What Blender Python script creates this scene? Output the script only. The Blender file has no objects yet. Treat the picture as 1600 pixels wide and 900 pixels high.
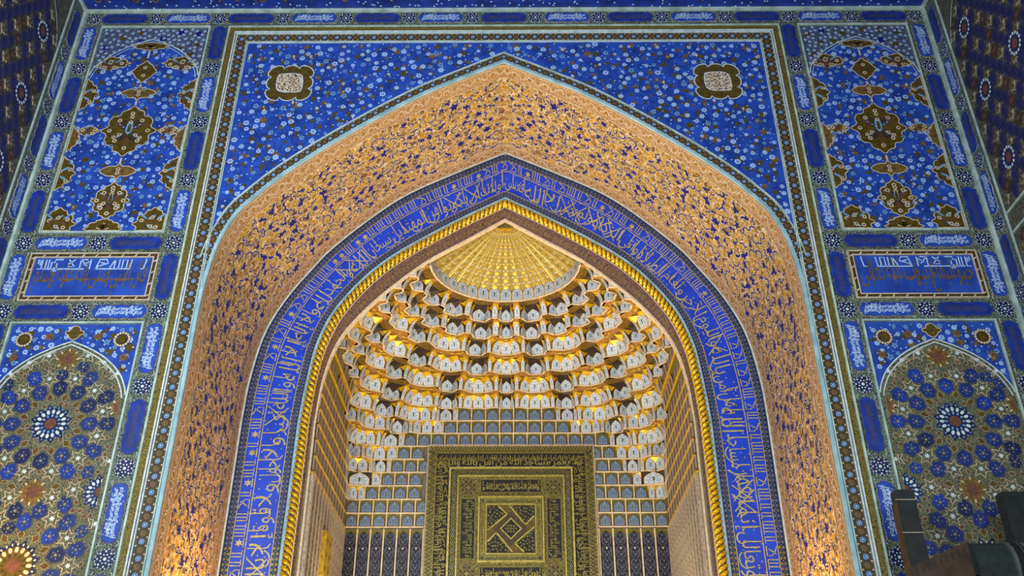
import bpy, math, random
import numpy as np
from mathutils import Matrix, Vector

random.seed(7)
S = bpy.context.scene
COL = S.collection
PI = math.pi

# ------------------------------------------------------------------ camera, world, lights, exposure
cam = bpy.data.cameras.new('camera'); cam.lens = 36 * 1450 / 1600; cam.sensor_width = 36; cam.clip_end = 200
co = bpy.data.objects.new('camera', cam); COL.objects.link(co); S.camera = co
yaw, pit, rol = (math.radians(a) for a in (-0.192, 30.326, -0.095))
fw = Vector((math.sin(yaw) * math.cos(pit), math.cos(yaw) * math.cos(pit), math.sin(pit)))
rt = Vector((math.cos(yaw), -math.sin(yaw), 0)); up = rt.cross(fw)
r2 = math.cos(rol) * rt + math.sin(rol) * up; u2 = -math.sin(rol) * rt + math.cos(rol) * up
co.matrix_world = Matrix(((r2.x, u2.x, -fw.x, 0.1195), (r2.y, u2.y, -fw.y, -8.0), (r2.z, u2.z, -fw.z, 1.6), (0, 0, 0, 1)))

S.view_settings.view_transform = 'Standard'; S.view_settings.look = 'None'
S.view_settings.gamma = 1; S.view_settings.use_curve_mapping = False
S.view_settings.exposure = 0.0
w = bpy.data.worlds.new('hall_air'); S.world = w; w.use_nodes = True
w.node_tree.nodes['Background'].inputs[0].default_value = (0.55, 0.72, 1.0, 1)
w.node_tree.nodes['Background'].inputs[1].default_value = 0.09


def lamp(name, kind, loc, target, energy, color, size=1.0, size_y=None, spot=None, blend=0.6):
    d = bpy.data.lights.new(name, kind); d.energy = energy; d.color = color
    if kind == 'AREA':
        d.size = size
        if size_y: d.shape = 'RECTANGLE'; d.size_y = size_y
    else:
        d.shadow_soft_size = size
    if spot: d.spot_size = math.radians(spot); d.spot_blend = blend
    o = bpy.data.objects.new(name, d); COL.objects.link(o); o.location = loc
    o.rotation_euler = (Vector(target) - Vector(loc)).to_track_quat('-Z', 'Y').to_euler()
    return o


COOL = (0.86, 0.95, 1.0); WARM = (1.0, 0.77, 0.48); GLOW = (1.0, 0.57, 0.14); AMBER = (1.0, 0.87, 0.60)
lamp('hall_lamp', 'AREA', (-2.6, -6.5, 4.5), (-1.6, 0, 7.6), 500, COOL, 2.0)
lamp('hall_lamp', 'AREA', (2.6, -6.5, 4.0), (1.2, 0, 7.2), 190, COOL, 2.0)
lamp('iwan_uplight', 'AREA', (0, 0.9, 1.6), (0, 0.9, 9), 75, WARM, 1.2, 0.7)
lamp('iwan_crown_light', 'SPOT', (0, 0.9, 1.7), (0, 0.9, 9), 900, WARM, 0.4, spot=66, blend=1.0)
lamp('jamb_uplight', 'SPOT', (-2.3, 0.8, 2.7), (-3.0, 0.9, 3.4), 260, GLOW, 0.12, spot=80, blend=1.0)
lamp('jamb_uplight', 'SPOT', (2.3, 0.8, 2.7), (3.0, 0.9, 3.4), 200, GLOW, 0.12, spot=80, blend=1.0)
lamp('wall_uplight', 'SPOT', (-4.5, -0.9, 2.6), (-4.4, 0, 3.4), 190, GLOW, 0.1, spot=75, blend=1.0)
lamp('niche_uplight', 'AREA', (0, 2.6, 1.4), (0, 2.75, 8), 150, AMBER, 3.2, 0.8)
lamp('niche_side_uplight', 'SPOT', (-1.7, 2.3, 3.2), (-1.5, 3.2, 6.5), 45, AMBER, 0.15, spot=80)
lamp('niche_side_uplight', 'SPOT', (1.7, 2.3, 3.2), (1.5, 3.2, 6.5), 45, AMBER, 0.15, spot=80)


# ------------------------------------------------------------------ materials
def lin(h):
    c = [int(h[i:i + 2], 16) / 255 for i in (0, 2, 4)]
    return tuple(x / 12.92 if x <= 0.04045 else ((x + 0.055) / 1.055) ** 2.4 for x in c) + (1,)


def base_mat(name, rough, metal):
    m = bpy.data.materials.new(name); m.use_nodes = True
    n = m.node_tree; b = n.nodes['Principled BSDF']
    b.inputs['Roughness'].default_value = rough; b.inputs['Metallic'].default_value = metal
    return m, n, b


def N(n, t, **kw):
    x = n.nodes.new(t)
    for k, v in kw.items(): setattr(x, k, v)
    return x


def ramp(n, stops, interp='LINEAR'):
    r = N(n, 'ShaderNodeValToRGB'); r.color_ramp.interpolation = interp
    e = r.color_ramp.elements
    while len(e) < len(stops): e.new(0.5)
    for i, (p, c) in enumerate(stops): e[i].position = p; e[i].color = lin(c)
    return r


def mat(name, c, rough=0.55, metal=0.0, c2=None, scale=14, bump=0.0):
    """plain colour with worn mottling from noise"""
    m, n, b = base_mat(name, rough, metal)
    tc = N(n, 'ShaderNodeTexCoord'); ns = N(n, 'ShaderNodeTexNoise')
    ns.inputs['Scale'].default_value = scale; ns.inputs['Detail'].default_value = 4
    n.links.new(tc.outputs['Object'], ns.inputs['Vector'])
    if c2 is None:
        v = [max(0, int(int(c[i:i + 2], 16) * 0.78)) for i in (0, 2, 4)]
        c2 = '%02x%02x%02x' % tuple(v)
    r = ramp(n, [(0.35, c2), (0.62, c)])
    n.links.new(ns.outputs['Fac'], r.inputs[0]); n.links.new(r.outputs[0], b.inputs['Base Color'])
    if bump:
        bp = N(n, 'ShaderNodeBump'); bp.inputs['Strength'].default_value = bump; bp.inputs['Distance'].default_value = 0.01
        n.links.new(ns.outputs['Fac'], bp.inputs['Height']); n.links.new(bp.outputs[0], b.inputs['Normal'])
    return m


def lace_mat(name, line, cells, scale, width=0.06, rough=0.6, metal=0.0, warp=0.25):
    """fine painted scrollwork: distorted cell edges over a few ground colours"""
    m, n, b = base_mat(name, rough, metal)
    tc = N(n, 'ShaderNodeTexCoord'); ns = N(n, 'ShaderNodeTexNoise'); ns.inputs['Scale'].default_value = scale * 0.7
    ns.inputs['Detail'].default_value = 2
    n.links.new(tc.outputs['Object'], ns.inputs['Vector'])
    mx = N(n, 'ShaderNodeMixRGB'); mx.blend_type = 'ADD'; mx.inputs[0].default_value = warp * 6 / scale
    n.links.new(tc.outputs['Object'], mx.inputs[1]); n.links.new(ns.outputs['Color'], mx.inputs[2])
    ve = N(n, 'ShaderNodeTexVoronoi', feature='DISTANCE_TO_EDGE'); ve.inputs['Scale'].default_value = scale
    vc = N(n, 'ShaderNodeTexVoronoi', feature='F1'); vc.inputs['Scale'].default_value = scale
    n.links.new(mx.outputs[0], ve.inputs['Vector']); n.links.new(mx.outputs[0], vc.inputs['Vector'])
    sp = N(n, 'ShaderNodeSeparateColor'); n.links.new(vc.outputs['Color'], sp.inputs[0])
    k = len(cells); rc = ramp(n, [(i / k, c) for i, c in enumerate(cells)], 'CONSTANT')
    n.links.new(sp.outputs[0], rc.inputs[0])
    rw = ramp(n, [(0.0, 'ffffff'), (width, 'ffffff'), (width * 1.6, '000000')])
    n.links.new(ve.outputs['Distance'], rw.inputs[0])
    mo = N(n, 'ShaderNodeMixRGB'); n.links.new(rw.outputs[0], mo.inputs[0])
    n.links.new(rc.outputs[0], mo.inputs[1]); mo.inputs[2].default_value = lin(line)
    n.links.new(mo.outputs[0], b.inputs['Base Color'])
    bp = N(n, 'ShaderNodeBump'); bp.inputs['Strength'].default_value = 0.35; bp.inputs['Distance'].default_value = 0.006
    n.links.new(rw.outputs[0], bp.inputs['Height']); n.links.new(bp.outputs[0], b.inputs['Normal'])
    return m


BLUE = mat('ultramarine_paint', '2a54bc', 0.5, c2='1d3c90', scale=5)
BLUE_DEEP = mat('deep_blue_paint', '1c3a9e', 0.5, c2='152a70', scale=9)
BAND_BLUE = mat('band_blue_paint', '0e48e0', 0.45, c2='0c3abc', scale=4)
NAVY = mat('navy_paint', '1a2358', 0.55, c2='12173a')
VIOLET = mat('violet_paint', '1e1c86', 0.5, c2='161468')
FLOWER = mat('pale_blue_paint', 'c8defa', 0.55, c2='98c0f2', scale=40)
WHITE_TEXT = mat('white_lettering', 'd8eafc', 0.55, c2='b8d4f6', scale=40)
SKY = mat('sky_blue_paint', '7fb0d8', 0.55, c2='5f90bc', scale=30)
WHITE = mat('white_paint', 'dfe8e6', 0.55, c2='b9ccce', scale=20)
CREAM = mat('cream_paint', 'e6d2b4', 0.5, c2='cdb490', scale=20)
TRIM = mat('pale_green_white_trim', 'c8dcd0', 0.5, c2='9db4a8', scale=8)
EDGE = mat('pale_blue_edge', 'a9cfd8', 0.5, c2='84acb8', scale=6)
OLIVE = mat('olive_gold_paint', '6f5a14', 0.45, 0.25, c2='54430c', scale=25)
OCHRE = mat('ochre_paint', '84652a', 0.5, c2='5f4a20', scale=30)
BROWN = mat('brown_paint', '4a3a20', 0.55, c2='352a16', scale=30)
RUST = mat('rust_paint', '7a4630', 0.6, c2='5b3a30', scale=40)
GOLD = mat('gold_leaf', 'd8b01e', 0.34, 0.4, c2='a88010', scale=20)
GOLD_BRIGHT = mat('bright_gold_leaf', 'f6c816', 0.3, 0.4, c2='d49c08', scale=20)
GOLD_TEXT = mat('gold_lettering', 'd2c084', 0.4, 0.15, c2='b09c60', scale=30)
GOLD_DIM = mat('tarnished_lettering', '4d5068', 0.5, c2='3b4264', scale=30)
GOLD_PANEL = mat('aged_gold', '96893e', 0.4, 0.3, c2='6a5f22', scale=60)
MIHRAB_LACE = lace_mat('mihrab_lace', '8a7c34', ['2a2610', '1c1a0c', '3c3616'], 45, 0.10, 0.45, 0.2)
GOLD_RIM = mat('polished_gold_rim', 'c2b45c', 0.35, 0.3, c2='9c8e3c', scale=30)
BLACK = mat('black_ground', '12120e', 0.6, c2='0a0a08')
STRIP = lace_mat('border_arabesque', '7c8874', ['2c3430', '3c4430', '232a44', '444a3a'], 42, 0.08)
FRAMEBAND = lace_mat('frame_arabesque', '94802e', ['4c3a12', '5c4818', '2e260e', '6a4a1e'], 55, 0.07, 0.5, 0.15)
BANDGROUND = lace_mat('flower_band_ground', '6a5a2c', ['3a3016', '46381a', '4e3420', '2f2c16'], 60, 0.07)
SOFFIT = lace_mat('soffit_gilding', 'f0d8b4', ['c08c1c', '9a6c24', 'd09c1c', '80583c', 'b08424'], 15, 0.045, 0.42, 0.15, 0.35)
SOFFIT_EDGE = lace_mat('soffit_edge_gilding', 'd2ac84', ['a87a48', '9c6c40', 'b5844a'], 34, 0.09, 0.5, 0.1)
BROWNBAND = lace_mat('brown_lace', '80583c', ['402a36', '4a303a', '34202e', '5c3c30'], 36, 0.09)
SIDE_OVAL = mat('side_oval_paint', '34305e', 0.6, c2='262344')
TILE_BLUE = mat('tile_blue_paint', '22357e', 0.5, c2='1a2760')
STARGROUND = lace_mat('star_panel_ground', '7c7c5c', ['44482f', '383c2e', '4c4a30', '303634'], 50, 0.08)
SIDEGROUND = lace_mat('side_panel_ground', '6c6a50', ['38362a', '403c2e', '322e38', '46402c'], 30, 0.07)
CORNERGROUND = lace_mat('panel_corner_ground', '707c94', ['20274e', '2a3050', '2c3468', '383c3c'], 40, 0.07)
MUQBROWN = lace_mat('muqarnas_brown_gold', '9c7418', ['5e440a', '6c4c0c', '4c3808', '785a10'], 40, 0.06, 0.4, 0.3)
MUQOLIVE = lace_mat('muqarnas_olive_gold', '8c7c28', ['64561a', '564a14', '6f601c'], 60, 0.08, 0.45, 0.25)
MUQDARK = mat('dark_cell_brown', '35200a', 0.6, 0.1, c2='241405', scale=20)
MUQROSE = lace_mat('cell_soffit_lace', 'd89c3c', ['6a341c', '7c441a', '542422'], 60, 0.09, 0.5, 0.1)
NICHE_WHITE = mat('niche_panel_white', 'd0dae6', 0.5, c2='b0c0d8', scale=60)
NICHE_BLUE = mat('niche_panel_blue', '8296b0', 0.5, c2='5f7498', scale=60)
NICHE_DOT = mat('niche_panel_dots', '2c3f86', 0.5, c2='20306c')
NICHE_LEAF = mat('niche_panel_leaf', '66703a', 0.5)
SLAT_PALE = mat('slat_pale', 'b8a890', 0.55, c2='8f7c6c', scale=30)
SLAT_BROWN = lace_mat('slat_brown', '8c7458', ['4c3830', '5c4430', '3e3038'], 60, 0.1)
LATTICE = mat('lattice_navy', '1c1c2c', 0.55, c2='14141f')
LATTICE_GREY = mat('lattice_grey', '6e6e7e', 0.55, c2='565870')
FAN = lace_mat('fan_gilding', 'b8a04a', ['857646', '787266', '8e7c40', '7a7262'], 60, 0.08, 0.45, 0.12)
PLASTER = mat('plaster', '8a8478', 0.8, c2='767064')
STONE = mat('floor_stone', '6e6a62', 0.6, c2='565248', scale=3)
DARKWOOD = mat('black_stained_wood', '1c2424', 0.6, c2='0f1414', scale=12)
BROWNWOOD = mat('brown_wood', '46301c', 0.6, c2='2c1d10', scale=9, bump=0.3)
TEALCLOTH = mat('dark_teal_cloth', '26312f', 0.85, c2='1a2423', scale=20, bump=0.2)
GREYCLOTH = mat('grey_cloth', '565c5a', 0.85, c2='484e4c', scale=20)
BLACKCLOTH = mat('black_cloth', '0c0d0d', 0.8)


# ------------------------------------------------------------------ mesh helpers
class MB:
    def __init__(s): s.v = []; s.f = []; s.m = []; s.mats = []
    def mi(s, m):
        if m not in s.mats: s.mats.append(m)
        return s.mats.index(m)
    def face(s, pts, m):
        i = len(s.v); s.v.extend(tuple(p) for p in pts); s.f.append(list(range(i, i + len(pts)))); s.m.append(s.mi(m))
    def plate(s, pts, mp, h, m, h0=None, side=None):
        """flat plate of a 2D outline, with its edges when h0 is given"""
        s.face([mp(u, v, h) for u, v in pts], m)
        if h0 is not None:
            k = len(pts); sm = side or m
            for i in range(k):
                a, b = pts[i], pts[(i + 1) % k]
                s.face([mp(a[0], a[1], h0), mp(b[0], b[1], h0), mp(b[0], b[1], h), mp(a[0], a[1], h)], sm)
    def stroke(s, pts, wd, mp, h, m, closed=False, h0=None):
        P = np.array(pts, float); k = len(P)
        if closed: T = np.roll(P, -1, 0) - np.roll(P, 1, 0)
        else: T = np.gradient(P, axis=0)
        L = np.hypot(T[:, 0], T[:, 1]); L[L == 0] = 1
        n = np.stack([-T[:, 1] / L, T[:, 0] / L], 1) * wd / 2
        # keep the width at corners
        A = P + n; B = P - n; r = range(k if closed else k - 1); mi = s.mi(m); b = len(s.v)
        for i in range(k): s.v.append(tuple(mp(B[i][0], B[i][1], h))); s.v.append(tuple(mp(A[i][0], A[i][1], h)))
        for i in r:
            j = (i + 1) % k
            s.f.append([b + 2 * i, b + 2 * j, b + 2 * j + 1, b + 2 * i + 1]); s.m.append(mi)
    def frame(s, x0, z0, x1, z1, wd, mp, h, m, h0=0.0):
        """mitred rectangular frame moulding with thickness; wd is measured inwards"""
        o = [(x0, z0), (x1, z0), (x1, z1), (x0, z1)]; i = [(x0 + wd, z0 + wd), (x1 - wd, z0 + wd), (x1 - wd, z1 - wd), (x0 + wd, z1 - wd)]
        for k in range(4):
            j = (k + 1) % 4
            s.face([mp(*o[k], h), mp(*o[j], h), mp(*i[j], h), mp(*i[k], h)], m)
            s.face([mp(*o[k], h0), mp(*o[j], h0), mp(*o[j], h), mp(*o[k], h)], m)
            s.face([mp(*i[j], h0), mp(*i[k], h0), mp(*i[k], h), mp(*i[j], h)], m)
    def rect(s, x0, z0, x1, z1, mp, h, m, h0=None): s.plate([(x0, z0), (x1, z0), (x1, z1), (x0, z1)], mp, h, m, h0)
    def box(s, a, b, m):
        x0, y0, z0 = a; x1, y1, z1 = b
        c = [(x0, y0, z0), (x1, y0, z0), (x1, y1, z0), (x0, y1, z0), (x0, y0, z1), (x1, y0, z1), (x1, y1, z1), (x0, y1, z1)]
        for q in ((0, 3, 2, 1), (4, 5, 6, 7), (0, 1, 5, 4), (1, 2, 6, 5), (2, 3, 7, 6), (3, 0, 4, 7)): s.face([c[k] for k in q], m)
    def text(s, T, u0, v0, wd, ht, mp, h, m, rot=0):
        V, F = T; b = len(s.v); mi = s.mi(m)
        for x, y in V:
            if rot == 90: u, v = u0 - y * ht, v0 + x * wd
            elif rot == -90: u, v = u0 + y * ht, v0 - x * wd
            else: u, v = u0 + x * wd, v0 + y * ht
            s.v.append(tuple(mp(u, v, h)))
        for f in F: s.f.append([b + i for i in f]); s.m.append(mi)
    def mesh(s, name, smooth=False):
        me = bpy.data.meshes.new(name); me.from_pydata(s.v, [], s.f)
        for m in s.mats: me.materials.append(m)
        me.polygons.foreach_set('material_index', s.m)
        if smooth: me.polygons.foreach_set('use_smooth', [True] * len(s.f))
        me.update(); return me
    def build(s, name, parent=None, smooth=False, kind=None):
        return obj(name, s.mesh(name, smooth), parent, kind)


def obj(name, me, parent=None, kind=None, loc=None):
    o = bpy.data.objects.new(name, me); COL.objects.link(o)
    if loc: o.location = loc
    if parent: o.parent = parent
    if kind: o['kind'] = kind
    return o


def tag(o, label, cat, group=None):
    o['label'] = label; o['category'] = cat
    if group: o['group'] = group
    return o


def thing(name, label, cat, loc=(0, 0, 0), group=None):
    o = bpy.data.objects.new(name, None); COL.objects.link(o); o.location = loc; o.empty_display_size = 0.1
    return tag(o, label, cat, group)


def struct(o): o['kind'] = 'structure'; return o


def place(name, me, parent, M):
    o = bpy.data.objects.new(name, me); COL.objects.link(o)
    o.parent = parent; o.matrix_basis = M; return o


def M_wall(x, y, z, s=1.0, rot=0.0, sx=1.0):
    return Matrix.Translation((x, y, z)) @ Matrix.Rotation(rot, 4, 'Y') @ Matrix.Diagonal((s * sx, s, s, 1))


def front(u, v, h): return (u, -h, v)
def at_depth(Y): return lambda u, v, h: (u, Y - h, v)


# ------------------------------------------------------------------ 2D shapes
def star(n, r1, r2, rot=PI / 2, cx=0, cy=0):
    return [(cx + (r1 if i % 2 == 0 else r2) * math.cos(rot + i * PI / n), cy + (r1 if i % 2 == 0 else r2) * math.sin(rot + i * PI / n)) for i in range(2 * n)]


def ell(rx, ry, n=12, cx=0, cy=0, rot=0):
    c, s = math.cos(rot), math.sin(rot); o = []
    for i in range(n):
        a = 2 * PI * i / n; x, y = rx * math.cos(a), ry * math.sin(a); o.append((cx + x * c - y * s, cy + x * s + y * c))
    return o


def chaikin(P, it=1, closed=True):
    for _ in range(it):
        Q = []
        k = len(P)
        for i in range(k if closed else k - 1):
            a, b = P[i], P[(i + 1) % k]
            Q += [(a[0] * .75 + b[0] * .25, a[1] * .75 + b[1] * .25), (a[0] * .25 + b[0] * .75, a[1] * .25 + b[1] * .75)]
        P = Q
    return P


def mirror4(q):
    """outline from its first-quadrant points, listed from the top (0,y) to the right (x,0)"""
    a = list(q); b = [(x, -y) for x, y in reversed(a)][1:]; r = a + b
    l = [(-x, y) for x, y in reversed(r)][1:-1]
    return list(reversed(r + l))


def sc(P, sx, sy=None, cx=0, cy=0):
    sy = sx if sy is None else sy
    return [(cx + x * sx, cy + y * sy) for x, y in P]


def inside(p, poly):
    x, y = p; c = False; k = len(poly)
    for i in range(k):
        (x1, y1), (x2, y2) = poly[i], poly[i - 1]
        if (y1 > y) != (y2 > y) and x < (x2 - x1) * (y - y1) / (y2 - y1) + x1: c = not c
    return c


def edge_dist(p, poly):
    P = np.array(poly); Q = np.roll(P, -1, 0); d = Q - P; t = ((np.array(p) - P) * d).sum(1) / np.maximum((d * d).sum(1), 1e-9)
    t = np.clip(t, 0, 1)[:, None]; return np.sqrt(((P + d * t - np.array(p)) ** 2).sum(1)).min()


def clip_convex(poly, region):
    """region counter-clockwise and convex"""
    out = poly
    for i in range(len(region)):
        a, b = region[i], region[(i + 1) % len(region)]
        src, out = out, []
        f = lambda p: (b[0] - a[0]) * (p[1] - a[1]) - (b[1] - a[1]) * (p[0] - a[0])
        for j in range(len(src)):
            p, q = src[j - 1], src[j]; fp, fq = f(p), f(q)
            if (fp >= 0) != (fq >= 0):
                t = fp / (fp - fq); out.append((p[0] + (q[0] - p[0]) * t, p[1] + (q[1] - p[1]) * t))
            if fq >= 0: out.append(q)
        if not out: return []
    return out


def scatter(poly, dmin, n, margin=0.0, avoid=(), tries=30, rng=random):
    P = np.array(poly); x0, z0 = P.min(0); x1, z1 = P.max(0); out = []
    for _ in range(n * tries):
        if len(out) >= n: break
        p = (rng.uniform(x0, x1), rng.uniform(z0, z1))
        if any((p[0] - q[0]) ** 2 + (p[1] - q[1]) ** 2 < dmin * dmin for q in out): continue
        if not inside(p, poly) or (margin and edge_dist(p, poly) < margin): continue
        if any(inside(p, a) for a in avoid): continue
        out.append(p)
    return out


# ------------------------------------------------------------------ Arabic lettering (joined forms, right to left)
_AR = {}
def _reg(ch, code, n):
    _AR[ch] = [chr(code + i) if i < n else None for i in range(4)]
for _c, _b, _n in [('آ', 0xFE81, 2), ('أ', 0xFE83, 2), ('ؤ', 0xFE85, 2), ('إ', 0xFE87, 2), ('ئ', 0xFE89, 4), ('ا', 0xFE8D, 2), ('ب', 0xFE8F, 4),
                   ('ة', 0xFE93, 2), ('ت', 0xFE95, 4), ('ث', 0xFE99, 4), ('ج', 0xFE9D, 4), ('ح', 0xFEA1, 4), ('خ', 0xFEA5, 4), ('د', 0xFEA9, 2),
                   ('ذ', 0xFEAB, 2), ('ر', 0xFEAD, 2), ('ز', 0xFEAF, 2), ('س', 0xFEB1, 4), ('ش', 0xFEB5, 4), ('ص', 0xFEB9, 4), ('ض', 0xFEBD, 4),
                   ('ط', 0xFEC1, 4), ('ظ', 0xFEC5, 4), ('ع', 0xFEC9, 4), ('غ', 0xFECD, 4), ('ف', 0xFED1, 4), ('ق', 0xFED5, 4), ('ك', 0xFED9, 4),
                   ('ل', 0xFEDD, 4), ('م', 0xFEE1, 4), ('ن', 0xFEE5, 4), ('ه', 0xFEE9, 4), ('و', 0xFEED, 2), ('ى', 0xFEEF, 2), ('ي', 0xFEF1, 4)]:
    _reg(_c, _b, _n)
_LA = {'ا': 0xFEFB, 'أ': 0xFEF7, 'إ': 0xFEF9, 'آ': 0xFEF5}


def shape(s):
    out = []; i = 0; prev = False
    while i < len(s):
        c = s[i]
        if c == 'ل' and i + 1 < len(s) and s[i + 1] in _LA:
            out.append(chr(_LA[s[i + 1]] + (1 if prev else 0))); prev = False; i += 2; continue
        if c in _AR:
            f = _AR[c]; nxt = i + 1 < len(s) and s[i + 1] in _AR
            join = f[2] is not None and nxt
            out.append(f[3] if prev and join else f[1] if prev else f[2] if join else f[0])
            prev = f[2] is not None and nxt
        else: out.append(c); prev = False
        i += 1
    return ''.join(reversed(out))


_T = {}
def lettering(s, bold=0.012, space=1.0):
    k = (s, bold, space)
    if k in _T: return _T[k]
    cu = bpy.data.curves.new('lettering', 'FONT'); cu.body = shape(s); cu.resolution_u = 2; cu.offset = bold; cu.space_character = space; cu.space_word = 0.55
    o = bpy.data.objects.new('lettering', cu); COL.objects.link(o)
    bpy.context.view_layer.update()
    me = bpy.data.meshes.new_from_object(o.evaluated_get(bpy.context.evaluated_depsgraph_get()))
    V = np.array([v.co[:2] for v in me.vertices]); F = [list(p.vertices) for p in me.polygons]
    bpy.data.objects.remove(o); bpy.data.meshes.remove(me); bpy.data.curves.remove(cu)
    V -= V.min(0); mx = V.max(0); V /= mx
    _T[k] = (V, F); return _T[k]


TASBIH = 'سبحان الله وبحمده سبحان الله العظيم'
HADITH_A = 'قال النبي صلى الله عليه وسلم'
HADITH_B = 'خير البقاع بيوت الله تعالى'
VERSE = 'قال الله سبحانه وتعالى إنما يعمر مساجد الله من آمن بالله واليوم الآخر وأقام الصلاة وآتى الزكاة ولم يخش إلا الله فعسى أولئك أن يكونوا من المهتدين'

# ------------------------------------------------------------------ arch profiles (right half, from the springing up to the apex)
ZS = 5.6
def smooth_curve(P, n):
    P = [Vector(p) for p in P]; Q = []
    for i in range(len(P) - 1):
        p0 = P[i - 1] if i else P[0] * 2 - P[1]; p1, p2 = P[i], P[i + 1]; p3 = P[i + 2] if i + 2 < len(P) else P[-1] * 2 - P[-2]
        for k in range(12):
            t = k / 12
            Q.append(0.5 * ((2 * p1) + (p2 - p0) * t + (2 * p0 - 5 * p1 + 4 * p2 - p3) * t * t + (3 * p1 - p0 - 3 * p2 + p3) * t ** 3))
    Q.append(P[-1]); A = np.array([tuple(q) for q in Q]); d = np.r_[0, np.cumsum(np.hypot(*np.diff(A, axis=0).T))]
    s = np.linspace(0, d[-1], n); return np.stack([np.interp(s, d, A[:, 0]), np.interp(s, d, A[:, 1])], 1)


NJ, NA = 24, 61
def profile(x0, arc):
    a = smooth_curve(arc, NA); j = np.stack([np.linspace(x0, arc[0][0], NJ + 1)[:-1], np.linspace(0, ZS, NJ + 1)[:-1]], 1)
    h = np.concatenate([j, a]); h[-1, 0] = 0
    left = h.copy(); left[:, 0] *= -1
    return np.concatenate([left, h[::-1][1:]])        # from bottom left over the apex to bottom right


P_OUT = profile(2.985, [(2.99, 5.6), (2.99, 6.05), (2.975, 6.40), (2.915, 6.83), (2.78, 7.19), (2.62, 7.40), (2.385, 7.66), (1.985, 8.02), (1.43, 8.455), (.9, 8.82), (.45, 9.07), (0, 9.308)])
P_A = profile(2.965, [(2.975, 5.6), (2.955, 6.1), (2.86, 6.7), (2.66, 7.18), (2.38, 7.62), (2.15, 7.93), (1.64, 8.44), (1.22, 8.77), (.6, 9.11), (0, 9.415)])
P_B = profile(2.365, [(2.30, 5.6), (2.26, 6.1), (2.185, 6.62), (1.985, 7.11), (1.504, 7.69), (.75, 8.22), (0, 8.66)])
P_B2 = profile(2.25, [(2.215, 5.6), (2.18, 6.1), (2.105, 6.55), (1.905, 7.03), (1.44, 7.60), (.72, 8.12), (0, 8.545)])
P_C = profile(2.145, [(2.15, 5.6), (2.12, 6.06), (2.04, 6.45), (1.91, 6.76), (1.68, 7.07), (1.44, 7.33), (.975, 7.745), (.492, 8.06), (0, 8.377)])
NP = len(P_A)


def offset(P, d):
    T = np.gradient(P, axis=0); T /= np.hypot(T[:, 0], T[:, 1])[:, None]; n = np.stack([-T[:, 1], T[:, 0]], 1)
    Q = P + n * d; m = len(P) // 2
    t = P[m] - P[m - 1]; Q[m] = P[m] + np.array([0, d / (t[0] / np.hypot(*t))]); return Q


class Strip:
    """a strip between two index-aligned profiles: s metres along the first one, t from 0 (first) to 1 (second)"""
    def __init__(s, A, B, ya, yb, nrm=None):
        s.A = np.column_stack([A[:, 0], np.full(len(A), ya), A[:, 1]]); s.B = np.column_stack([B[:, 0], np.full(len(B), yb), B[:, 1]])
        s.L = np.r_[0, np.cumsum(np.sqrt((np.diff(s.A, axis=0) ** 2).sum(1)))]; s.len = s.L[-1]; s.nrm = nrm
        T = np.gradient(s.A, axis=0); D = s.B - s.A; n = np.cross(T, D); s.n = n / np.linalg.norm(n, axis=1)[:, None]
        if nrm is not None and (s.n[5] @ np.array(nrm)) < 0: s.n = -s.n
    def __call__(s, u, t, h):
        u = min(max(u, 0), s.len - 1e-6); i = int(np.searchsorted(s.L, u, 'right')) - 1; i = min(max(i, 0), len(s.L) - 2)
        k = (u - s.L[i]) / (s.L[i + 1] - s.L[i])
        a = s.A[i] * (1 - k) + s.A[i + 1] * k; b = s.B[i] * (1 - k) + s.B[i + 1] * k; n = s.n[i] * (1 - k) + s.n[i + 1] * k
        return a * (1 - t) + b * t + n * h
    def sheet(s, mb, m, h=0.0, t0=0.0, t1=1.0, i0=0, i1=None):
        i1 = len(s.L) - 1 if i1 is None else i1
        for i in range(i0, i1):
            q = [s.A[j] * (1 - t) + s.B[j] * t + s.n[j] * h for j, t in ((i, t0), (i + 1, t0), (i + 1, t1), (i, t1))]
            mb.face(q, m)


def bead(mb, P, y, wd, ht, m, i0=0, i1=None):
    """raised moulding along a profile on a plane facing the hall"""
    Q = offset(P, wd); i1 = len(P) - 1 if i1 is None else i1
    for i in range(i0, i1):
        a, b, c, d = P[i], P[i + 1], Q[i + 1], Q[i]
        p = lambda q, hh: (q[0], y - hh, q[1])
        mb.face([p(a, ht), p(b, ht), p(c, ht), p(d, ht)], m)
        mb.face([p(a, 0), p(b, 0), p(b, ht), p(a, ht)], m); mb.face([p(c, 0), p(d, 0), p(d, ht), p(c, ht)], m)


XW = 5.066; ZT = 10.17; XE = 3.275
# ------------------------------------------------------------------ the setting
mb = MB(); NPH = NP // 2
for sgn in (1, -1):
    H = P_OUT[:NPH + 1] if sgn < 0 else P_OUT[::-1][:NPH + 1]
    for i in range(len(H) - 1):
        q = [(H[i][0], 0, H[i][1]), (sgn * XW, 0, H[i][1]), (sgn * XW, 0, H[i + 1][1]), (H[i + 1][0], 0, H[i + 1][1])]
        mb.face(q if sgn > 0 else q[::-1], STRIP)
mb.rect(-XW, P_OUT[NPH][1], XW, ZT + 0.02, front, 0, STRIP)
struct(mb.build('wall_back'))
mb = MB(); mb.box((-9, -12, -0.2), (9, 6, 0), STONE); struct(mb.build('floor'))
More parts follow.
